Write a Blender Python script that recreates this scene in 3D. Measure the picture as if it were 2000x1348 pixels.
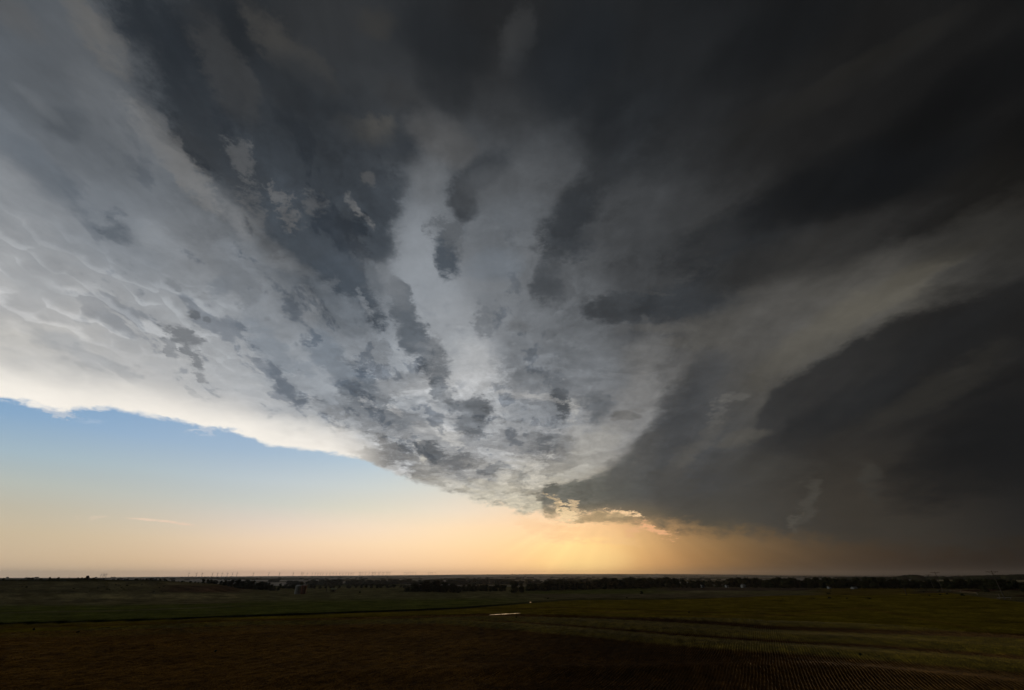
import bpy, bmesh, math, random
import numpy as np
from mathutils import Vector, Matrix, Euler
R = math.radians
scene = bpy.context.scene
for o in list(bpy.data.objects):
    bpy.data.objects.remove(o)
COL = scene.collection

# ------------------------------------------------------------------ camera
HAZE = 2.7e-5
EYE = 16.0                      # metres above the valley floor
TILT = 28.69                    # upward tilt in degrees
FPX = 824.0                     # focal length in units of 1/2000 of the frame width
cam_d = bpy.data.cameras.new('camera')
cam_d.sensor_width = 36.0
cam_d.lens = 36.0 * FPX / 2000.0
cam_d.clip_start = 0.5
cam_d.clip_end = 90000.0
cam = bpy.data.objects.new('camera', cam_d)
COL.objects.link(cam)
cam.location = (0, 0, EYE)
cam.rotation_euler = (R(90 + TILT), 0, 0)
scene.camera = cam
CT, ST = math.cos(R(TILT)), math.sin(R(TILT))

def direction(px, py):
    """unit direction of a photo position (2000 x 1348)"""
    u, v = px - 1000.0, 674.0 - py
    d = Vector((u, FPX * CT - v * ST, FPX * ST + v * CT))
    return d.normalized()

def azel(px, py):
    d = direction(px, py)
    return math.degrees(math.atan2(d.x, d.y)), math.degrees(math.asin(d.z))

def to_px(az, el):
    a, e = R(az), R(el)
    x, y, z = math.sin(a) * math.cos(e), math.cos(a) * math.cos(e), math.sin(e)
    f = y * CT + z * ST
    u, v = x, -y * ST + z * CT
    if f < 0.02:
        f = 0.02
    return 1000 + FPX * u / f, 674 - FPX * v / f

def lin(c):
    return tuple(((v / 255.0) / 12.92 if v / 255.0 <= 0.04045 else ((v / 255.0 + 0.055) / 1.055) ** 2.4) for v in c)

# ------------------------------------------------------------------ view
scene.view_settings.view_transform = 'Standard'
scene.view_settings.look = 'None'
scene.view_settings.exposure = 0.0
scene.view_settings.gamma = 1.0
scene.view_settings.use_curve_mapping = False
scene.render.engine = 'CYCLES'
scene.cycles.use_adaptive_sampling = True
scene.cycles.adaptive_threshold = 0.012
scene.cycles.adaptive_min_samples = 20
scene.cycles.volume_bounces = 0
scene.cycles.max_bounces = 5
scene.cycles.diffuse_bounces = 2
scene.cycles.glossy_bounces = 2
scene.cycles.transparent_max_bounces = 8

# ------------------------------------------------------------------ sun, low behind the rain to the right of centre
SUN_AZ, SUN_EL = azel(1150, 1092)[0], 2.6
sl = bpy.data.lights.new('sun', 'SUN')
sl.energy = 0.18
sl.color = (1.0, 0.62, 0.32)
sl.angle = R(3.0)
sun = bpy.data.objects.new('sun', sl)
COL.objects.link(sun)
_sd = Vector((math.sin(R(SUN_AZ)) * math.cos(R(SUN_EL)), math.cos(R(SUN_AZ)) * math.cos(R(SUN_EL)), math.sin(R(SUN_EL))))
sun.rotation_euler = (-_sd).to_track_quat('-Z', 'Y').to_euler()
sun.location = _sd * 500
# ------------------------------------------------------------------ sky: clear evening air in the west under a storm anvil
world = bpy.data.worlds.new('World')
scene.world = world
world.use_nodes = True
WT = world.node_tree
WT.nodes.clear()

class G:
    """small node-graph writer"""
    def __init__(s, t): s.t = t
    def n(s, typ, **kw):
        nd = s.t.nodes.new(typ)
        for k, v in kw.items():
            setattr(nd, k, v)
        return nd
    def put(s, sock, v):
        if v is None: return
        if isinstance(v, bpy.types.NodeSocket):
            s.t.links.new(v, sock)
        elif isinstance(v, (tuple, list, Vector, Euler)):
            v = tuple(v)
            if sock.type == 'RGBA' and len(v) == 3: v = v + (1.0,)
            sock.default_value = v
        else:
            sock.default_value = v
    def m(s, op, a, b=None, c=None, clamp=False):
        nd = s.n('ShaderNodeMath', operation=op); nd.use_clamp = clamp
        for i, v in enumerate((a, b, c)): s.put(nd.inputs[i], v)
        return nd.outputs[0]
    def v(s, op, a, b=None, c=None):
        nd = s.n('ShaderNodeVectorMath', operation=op)
        s.put(nd.inputs[0], a)
        if op == 'SCALE': s.put(nd.inputs['Scale'], b)
        else:
            s.put(nd.inputs[1], b)
            if c is not None: s.put(nd.inputs[2], c)
        return nd.outputs['Value'] if op in ('DOT_PRODUCT', 'LENGTH') else nd.outputs[0]
    def rng(s, x, a, b, c=0.0, d=1.0, kind='LINEAR'):
        nd = s.n('ShaderNodeMapRange', interpolation_type=kind); nd.clamp = True
        for i, v in enumerate((x, a, b, c, d)): s.put(nd.inputs[i], v)
        return nd.outputs[0]
    def ss(s, x, a, b, c=0.0, d=1.0): return s.rng(x, a, b, c, d, 'SMOOTHSTEP')
    def mix(s, f, a, b, blend='MIX'):
        nd = s.n('ShaderNodeMix', data_type='RGBA', blend_type=blend)
        nd.clamp_factor = True
        s.put(nd.inputs[0], f); s.put(nd.inputs[6], a); s.put(nd.inputs[7], b)
        return nd.outputs[2]
    def noise(s, vec, scale, detail=6, rough=0.55, dist=0.0, lac=2.0, color=False, dims='3D'):
        nd = s.n('ShaderNodeTexNoise', noise_dimensions=dims)
        s.put(nd.inputs['Vector'], vec)
        nd.inputs['Scale'].default_value = scale; nd.inputs['Detail'].default_value = detail
        nd.inputs['Roughness'].default_value = rough; nd.inputs['Distortion'].default_value = dist
        nd.inputs['Lacunarity'].default_value = lac
        return nd.outputs['Color'] if color else nd.outputs['Fac']
    def mapping(s, vec, loc=(0, 0, 0), rot=(0, 0, 0), sc=(1, 1, 1), typ='POINT'):
        nd = s.n('ShaderNodeMapping', vector_type=typ)
        s.put(nd.inputs[0], vec); s.put(nd.inputs[1], loc); s.put(nd.inputs[2], rot); s.put(nd.inputs[3], sc)
        return nd.outputs[0]
    def xyz(s, x, y, z=0.0):
        nd = s.n('ShaderNodeCombineXYZ')
        for i, v in enumerate((x, y, z)): s.put(nd.inputs[i], v)
        return nd.outputs[0]
    def sep(s, v):
        nd = s.n('ShaderNodeSeparateXYZ'); s.put(nd.inputs[0], v); return nd.outputs
    def curve(s, x, pts, lo, hi, vlo, vhi):
        """piecewise curve y(x); x in lo..hi, y in vlo..vhi"""
        nd = s.n('ShaderNodeFloatCurve')
        f = s.rng(x, lo, hi)
        s.put(nd.inputs[1], f)
        c = nd.mapping.curves[0]
        P = sorted(((a - lo) / (hi - lo), (b - vlo) / (vhi - vlo)) for a, b in pts)
        c.points[0].location = P[0]; c.points[1].location = P[-1]
        for p in P[1:-1]: c.points.new(*p)
        for p in c.points: p.handle_type = 'AUTO'
        nd.mapping.extend = 'HORIZONTAL'
        nd.mapping.update()
        return s.m('MULTIPLY_ADD', nd.outputs[0], vhi - vlo, vlo)

g = G(WT)
D = g.v('NORMALIZE', g.n('ShaderNodeTexCoord').outputs['Generated'])
dx, dy, dz = g.sep(D)
AZ = g.m('MULTIPLY', g.m('ARCTAN2', dx, dy), 180 / math.pi)
EL = g.m('MULTIPLY', g.m('ARCSINE', dz), 180 / math.pi)

# cloud-layer coordinates: features shrink towards the horizon
inv = g.m('DIVIDE', 1.0, g.m('ADD', g.m('MAXIMUM', dz, 0.0), 0.22))
Q = g.v('MULTIPLY', D, g.xyz(inv, inv, 0.0))
Q3 = g.v('ADD', Q, g.xyz(0.0, 0.0, g.m('MULTIPLY', dz, 0.8)))
# rotated so that +y runs towards the sun, squeezed across: streets of cloud streaming towards the sun
SQ = g.mapping(Q, rot=(0, 0, R(SUN_AZ)), sc=(3.2, 0.9, 1))
nc = g.noise(Q3, 1.6, 5, 0.60, 0.2, color=True)
ncf = g.noise(Q3, 8.0, 6, 0.71, 0.0, color=True)
WV = g.v('SUBTRACT', nc, (0.5, 0.5, 0.5))
WVF = g.v('SUBTRACT', ncf, (0.5, 0.5, 0.5))
NM = g.noise(Q3, 3.2, 6, 0.62, 0.25)
NF = g.noise(Q3, 9.0, 7, 0.76, 0.0)
SUNV = Vector((math.sin(R(SUN_AZ)), math.cos(R(SUN_AZ)), 0))
NFL = g.noise(g.v('ADD', Q3, tuple(SUNV * 0.035 + Vector((-0.012, 0, 0)))), 6.0, 4, 0.60, 0.0)
REL = g.m('SUBTRACT', g.noise(Q3, 6.0, 4, 0.60, 0.0), NFL)
NB = g.noise(Q3, 24.0, 5, 0.75, 0.2)
NS = g.noise(SQ, 2.2, 6, 0.60, 0.5)
OF = g.m('MULTIPLY', g.m('SUBTRACT', 0.5, NF), 2.0)
OB = g.m('MULTIPLY', g.m('SUBTRACT', 0.5, NB), 2.0)
NM0 = g.m('SUBTRACT', NM, 0.5); NF0 = g.m('SUBTRACT', NF, 0.5); NS0 = g.m('SUBTRACT', NS, 0.5)
D1 = g.v('ADD', D, g.v('ADD', g.v('SCALE', WV, 0.10), g.v('SCALE', WVF, 0.035)))      # soft wandering
D2 = g.v('ADD', D, g.v('ADD', g.v('SCALE', WV, 0.06), g.v('SCALE', WVF, 0.07)))       # ragged
w1 = g.sep(g.v('ADD', g.v('SCALE', WV, 20.0), g.v('SCALE', WVF, 7.0)))
wfar = g.ss(EL, 2.0, 22.0, 0.12, 1.0)
AZ1 = g.m('MULTIPLY_ADD', w1[0], wfar, AZ)
EL1 = g.m('MULTIPLY_ADD', g.m('MULTIPLY', w1[1], wfar), 0.8, EL)

# ---- coarse brightness of the cloud deck, photo estimates on a 100 px grid, resampled to azimuth/elevation
XS = list(range(0, 2001, 100))
LG = {
 0:   [88,98,88,50,42,46,50,48,42,37,37,38,36,34,31,28,26,26,28,28,19],
 75:  [92,98,104,58,44,50,56,50,45,38,40,42,38,36,33,28,26,27,31,30,18],
 150: [98,94,100,68,48,60,50,56,48,42,48,45,36,38,36,32,28,31,31,24,17],
 225: [105,97,100,84,54,56,48,54,58,52,54,44,36,42,40,34,31,29,26,20,19],
 300: [115,110,112,104,62,60,54,56,72,70,70,64,50,52,44,34,31,26,21,20,20],
 375: [125,124,122,120,88,68,58,66,100,90,88,84,64,66,60,40,30,26,22,24,28],
 450: [150,140,126,135,122,92,62,74,125,100,100,92,64,62,58,48,40,34,34,46,42],
 525: [166,158,152,150,138,116,76,80,140,130,118,100,76,66,64,58,56,60,76,66,44],
 600: [176,170,162,158,148,140,112,100,132,152,130,104,84,66,64,70,82,90,74,46,38],
 675: [190,180,174,166,164,162,152,148,140,168,136,114,102,86,76,80,94,74,40,36,33],
 750: [226,210,192,184,180,174,158,152,150,170,150,130,118,96,76,82,60,42,36,33,28],
 825: [246,240,226,208,200,190,178,162,175,160,156,150,142,112,88,76,50,40,35,30,25],
 900: [248,246,246,245,245,240,232,185,172,168,166,172,150,92,80,62,46,38,38,34,28],
 975: [248,246,246,245,245,240,225,200,192,194,190,172,112,80,72,60,56,44,36,32,28],
 1040:[248,246,246,245,245,240,225,190,185,195,190,180,126,92,78,72,62,48,38,33,28],
 1100:[248,246,246,245,245,240,225,190,185,200,195,185,160,130,98,80,66,52,40,34,28]}
# warmth of the same deck: red minus blue, half
WG = {
 0:   [-6,-4,-3,-6,-5,-2,-2,-2,-3,-2,-1,-2,-2,-2,-2,-1,0,0,0,0,-1],
 225: [-7,-6,-5,-5,-5,-3,-4,-3,-2,-2,-2,-3,-3,-2,-1,0,0,0,0,0,-1],
 450: [-4,-4,-8,-6,-4,-4,-8,-7,-5,-5,-4,-3,-2,-2,-1,0,0,0,1,3,3],
 600: [-1,-1,-3,-4,-5,-5,-6,-6,-7,-5,-5,-4,-3,-2,0,2,4,6,5,1,1],
 750: [10,4,2,0,-2,-3,-7,-6,-5,-1,-3,-4,-2,0,3,4,2,0,0,0,0],
 825: [8,8,7,4,1,0,-2,-4,-3,-3,-3,-2,0,0,2,4,2,0,0,0,0],
 900: [8,8,8,8,8,8,8,3,-2,0,1,6,6,3,4,4,2,1,1,0,0],
 975: [8,8,8,8,8,8,8,5,8,14,16,18,16,8,6,5,4,2,1,0,0],
 1040:[8,8,8,8,8,8,8,10,16,26,36,40,32,20,12,9,8,6,3,1,0],
 1100:[8,8,8,8,8,8,8,10,16,30,42,48,42,32,20,13,10,7,3,1,0]}
CLR = {   # clear air, (x, r, g, b)
 740: [(0,120,161,204),(2000,120,161,204)],
 800: [(0,136,172,206),(500,146,177,212),(1000,148,180,214),(2000,148,180,214)],
 850: [(0,158,185,209),(500,158,185,214),(1000,168,195,217),(2000,158,175,192)],
 895: [(0,174,193,200),(250,176,195,205),(500,174,195,214),(750,186,207,222),(1000,208,215,214),(2000,150,150,150)],
 940: [(0,186,192,184),(250,192,201,199),(500,198,209,214),(750,211,220,222),(1000,222,220,202),(1250,200,180,150),(1500,64,62,56),(2000,28,28,27)],
 985: [(0,190,184,166),(250,197,194,181),(500,208,210,203),(750,226,224,206),(900,240,230,217),(1000,242,226,202),(1150,235,205,172),(1230,170,145,110),(1300,108,98,80),(1500,66,62,54),(2000,28,28,27)],
 1020:[(0,197,183,156),(250,206,193,170),(500,224,209,195),(750,246,226,202),(900,254,228,192),(1000,252,218,180),(1150,250,206,162),(1250,215,168,120),(1350,116,102,78),(1450,88,78,64),(1600,62,56,48),(1800,38,37,34),(2000,28,28,27)],
 1060:[(0,202,182,152),(250,214,191,158),(500,238,210,180),(750,253,222,184),(900,255,221,175),(1000,254,212,162),(1100,255,218,154),(1160,255,222,148),(1250,226,176,125),(1350,160,128,86),(1450,112,93,70),(1550,86,75,61),(1700,56,50,44),(1850,38,36,34),(2000,28,28,27)],
 1100:[(0,206,182,151),(250,218,188,151),(500,240,203,168),(750,251,211,170),(900,253,211,162),(1000,253,204,148),(1080,255,216,144),(1160,255,216,136),(1250,226,172,118),(1350,174,131,82),(1450,114,90,62),(1550,82,70,55),(1700,58,50,43),(1850,36,34,32),(2000,27,27,26)],
 1125:[(0,206,180,150),(250,218,186,150),(500,238,196,164),(750,248,202,162),(900,248,200,152),(1000,248,194,140),(1160,250,200,128),(1250,218,162,98),(1350,166,124,78),(1450,110,86,60),(1550,80,68,54),(1700,58,50,43),(1850,36,34,32),(2000,27,27,26)]}

def interp_rows(tab, rowf, y):
    ys = sorted(tab)
    if y <= ys[0]: return rowf(tab[ys[0]])
    if y >= ys[-1]: return rowf(tab[ys[-1]])
    for a, b in zip(ys, ys[1:]):
        if a <= y <= b:
            t = (y - a) / (b - a)
            A, B = np.array(rowf(tab[a]), float), np.array(rowf(tab[b]), float)
            return A * (1 - t) + B * t

def deck_rgb(px, py):
    px = min(max(px, 0), 2000); py = min(max(py, 0), 1125)
    L = float(interp_rows(LG, lambda r: np.interp(px, XS, r), py))
    W = float(interp_rows(WG, lambda r: np.interp(px, XS, r), py))
    return (L + (0.45 if W > 0 else 0.9) * W, L, L - W)

def clear_rgb(px, py):
    px = min(max(px, 0), 2000); py = min(max(py, 0), 1125)
    f = lambda r: [np.interp(px, [q[0] for q in r], [q[k] for q in r]) for k in (1, 2, 3)]
    return tuple(float(c) for c in interp_rows(CLR, f, py))

AZ_LO, AZ_HI = -78.0, 78.0
def sky_grid(fun, els, az, el, naz=32):
    fac = g.rng(az, AZ_LO, AZ_HI)
    out = None
    prev = None
    for e in els:
        nd = g.n('ShaderNodeValToRGB')
        g.put(nd.inputs[0], fac if out is None else g.m('MULTIPLY_ADD', out, 1e-9, fac))
        cr = nd.color_ramp; cr.interpolation = 'B_SPLINE'
        while len(cr.elements) < naz: cr.elements.new(0.5)
        for i in range(naz):
            cr.elements[i].position = i / (naz - 1)
        for i in range(naz):
            a = AZ_LO + (AZ_HI - AZ_LO) * i / (naz - 1)
            # cells outside the frame keep the colour of the nearest cell inside it
            px, py = to_px(a, e)
            if abs(px - 1000) > 1000 or py < 0:
                ee = e
                for _ in range(80):
                    if abs(px - 1000) <= 1000 and py >= 0: break
                    if abs(px - 1000) > 1000: a *= 0.985
                    if py < 0: ee *= 0.985
                    px, py = to_px(a, ee)
            c = lin(fun(px, py))
            cr.elements[i].color = (*c, 1)
        if out is None: out = nd.outputs[0]
        else: out = g.mix(g.rng(el, prev, e), out, nd.outputs[0])
        prev = e
    return out

deck = sky_grid(deck_rgb, [1.5, 4, 7, 10, 13.5, 17, 20.5, 24, 28, 32, 36.5, 41, 46, 51, 56, 61, 66], AZ1, EL1)
clear = sky_grid(clear_rgb, [0.0, 1.3, 3.2, 5.2, 7.2, 9.5, 12.5, 15.5, 19], AZ, EL)
clear = g.v('SCALE', clear, g.m('MULTIPLY_ADD', g.ss(EL, 9.0, 3.0, 0.0, 1.0), g.ss(AZ, 22.0, 8.0, -0.14, 0.14), 1.0))
nishita = g.n('ShaderNodeTexSky', sky_type='NISHITA')
nishita.sun_disc = False
nishita.sun_elevation = R(SUN_EL)
nishita.sun_rotation = R(SUN_AZ)
nishita.dust_density = 2.5
clear = g.mix(0.08, clear, g.mix(1.0, nishita.outputs[0], (0.05, 0.05, 0.05), 'MULTIPLY'))

# ---- texture of the deck: streets running towards the sun plus billows
amp = g.m('MULTIPLY', g.ss(EL, 2, 16), 1.0)
tex = g.m('ADD', g.m('MULTIPLY', NS0, 0.95), g.m('ADD', g.m('MULTIPLY', NM0, 0.85), g.m('MULTIPLY', NF0, 0.30)))
scudn = g.m('ADD', g.m('MULTIPLY', g.noise(Q3, 3.3, 7, 0.58, 0.3), 0.75), g.m('MULTIPLY', NF, 0.25))
def make_cloud_group():
    t = bpy.data.node_groups.new('cloud_patch', 'ShaderNodeTree')
    for nm, ty in (('Base', 'NodeSocketColor'), ('Source', 'NodeSocketVector'), ('Noise', 'NodeSocketFloat'), ('Along', 'NodeSocketVector'), ('Across', 'NodeSocketVector'),
                   ('Tint', 'NodeSocketColor'), ('Opacity', 'NodeSocketFloat'), ('Inner', 'NodeSocketFloat'), ('Ragged', 'NodeSocketFloat')):
        t.interface.new_socket(nm, in_out='INPUT', socket_type=ty)
    t.interface.new_socket('Result', in_out='OUTPUT', socket_type='NodeSocketColor')
    q = G(t)
    gi = q.n('NodeGroupInput').outputs
    go = q.n('NodeGroupOutput')
    # the vanishing weight on Base only keeps the patches evaluated one after the other
    src = q.v('MULTIPLY_ADD', gi['Base'], (1e-9, 1e-9, 1e-9), gi['Source'])
    x = q.v('DOT_PRODUCT', src, gi['Along']); y = q.v('DOT_PRODUCT', src, gi['Across'])
    r2 = q.m('MULTIPLY_ADD', y, y, q.m('MULTIPLY', x, x))
    t2 = q.m('MAXIMUM', q.m('MULTIPLY_ADD', gi['Noise'], gi['Ragged'], r2), q.m('MULTIPLY_ADD', r2, 3.0, -3.5))
    f = q.rng(t2, 1.0, gi['Inner'], 0.0, gi['Opacity'], 'SMOOTHSTEP')
    q.put(go.inputs[0], q.mix(f, gi['Base'], gi['Tint']))
    return t

CLOUD = make_cloud_group()

class Patch:
    """one cloud or gap: an ellipse on the sky given by its photo position, blended over what is behind it"""
    def __init__(s, x, y, rx, ry, ang, col, op=0.8, soft=0.6, rag=0.25, kind=1, fine=False):
        c = direction(x, y)
        ca, sa = math.cos(R(ang)), math.sin(R(ang))
        t1 = direction(x + ca * rx, y + sa * rx) - direction(x - ca * rx, y - sa * rx)
        t2 = direction(x - sa * ry, y + ca * ry) - direction(x + sa * ry, y - ca * ry)
        l1, l2 = t1.length / 2 * 1.25, t2.length / 2 * 1.25
        a1 = t1.normalized(); a2 = c.cross(a1).normalized(); a1 = a2.cross(c).normalized()
        s.A, s.B = a1 / l1, a2 / l2
        s.col, s.op, s.soft, s.rag, s.kind, s.fine = lin(col), op, soft, rag, kind, fine
        s.pts = []
        k = 1.6
        for i in range(12):
            q = i * math.pi / 6
            X, Y = k * rx * math.cos(q), k * ry * math.sin(q)
            p = direction(x + X * ca - Y * sa, y + X * sa + Y * ca)
            s.pts.append((math.degrees(math.atan2(p.x, p.y)), math.degrees(math.asin(p.z))))
        s.box = (min(p[0] for p in s.pts), max(p[0] for p in s.pts), min(p[1] for p in s.pts), max(p[1] for p in s.pts))
    def hits(s, cell):
        a0, a1, e0, e1 = cell
        mz, me = (0, 0) if s.kind == 0 else (3.6 / max(math.cos(R(min(e1, 70))), .3), 3.6)
        return s.box[0] - mz < a1 and s.box[1] + mz > a0 and s.box[2] - me < e1 and s.box[3] + me > e0
    def apply(s, q, src, base):
        nd = q.n('ShaderNodeGroup'); nd.node_tree = CLOUD
        inner = (1 - min(s.soft, 1.0)) ** 2
        for k, v in zip(('Base', 'Source', 'Noise', 'Along', 'Across', 'Tint', 'Opacity', 'Inner', 'Ragged'),
                        (base, src[('D', 'D1', 'D2')[s.kind]], src['OB' if s.fine else 'OF'], s.A, s.B, s.col, s.op, inner - 0.02, s.rag * 4.2)):
            q.put(nd.inputs[k], v)
        return nd.outputs[0]

def edge(az, pts):
    """elevation of an edge given by photo points, as a curve over azimuth"""
    P = [azel(*p) for p in pts]
    return g.curve(az, P, min(p[0] for p in P) - .01, max(p[0] for p in P) + .01, 0.0, 60.0)
# ---- thin brightening towards the anvil rim, and mammatus ripples under it
rimpts = [(-60,780),(0,787),(40,789),(90,799),(150,804),(210,803),(265,811),(330,822),(400,838),(455,846),(520,871),(600,882),(665,893),(720,905),
          (770,928),(830,950),(900,972),(960,990),(1020,1004),(1080,1016),(1150,1024),(1230,1032),(1300,1045),(1380,1055),(1500,1068),(1700,1092),(2000,1100),(2040,1100)]
rimE = edge(AZ, rimpts)
dR = g.m('SUBTRACT', EL, rimE)                  # degrees above the rim
mw = g.sep(g.v('SCALE', g.v('ADD', WV, g.v('SCALE', WVF, .25)), 7.0))
mx_ = g.m('DIVIDE', g.m('ADD', AZ, g.m('MULTIPLY', mw[0], 1.2)), 2.7)
my_ = g.m('DIVIDE', g.m('ADD', g.m('ADD', EL, g.m('MULTIPLY', AZ, 0.16)), g.m('MULTIPLY', mw[1], .7)), 1.55)
mp_ = g.xyz(mx_, my_, 0.0)
mam_v = g.n('ShaderNodeTexVoronoi', feature='F1', voronoi_dimensions='2D')
g.put(mam_v.inputs['Vector'], mp_); mam_v.inputs['Scale'].default_value = 1.0; mam_v.inputs['Randomness'].default_value = 0.85
md = g.sep(g.v('SUBTRACT', mp_, mam_v.outputs['Position']))
mam = g.m('MULTIPLY', g.ss(mam_v.outputs['Distance'], 0.22, 0.52), g.ss(md[1], 0.12, -0.32))
pouch = g.ss(mam_v.outputs['Distance'], 0.62, 0.1)
leftm = g.ss(AZ, -31, -41)
mamm = g.m('MULTIPLY', g.m('MULTIPLY', leftm, g.ss(dR, 4.5, 8.5)), g.ss(EL, 31, 25))
mamm = g.m('MULTIPLY', mamm, g.ss(NM, 0.34, 0.52))
mamk = g.m('MULTIPLY', g.m('SUBTRACT', g.m('MULTIPLY', mam, 0.25), g.m('MULTIPLY', pouch, 0.08)), mamm)
deck = g.v('SCALE', deck, g.m('ADD', 1.0, mamk))

C = deck
L = lambda l, w=0: (l + (0.4 if w > 0 else 0.9) * w, l, l - w)
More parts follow.
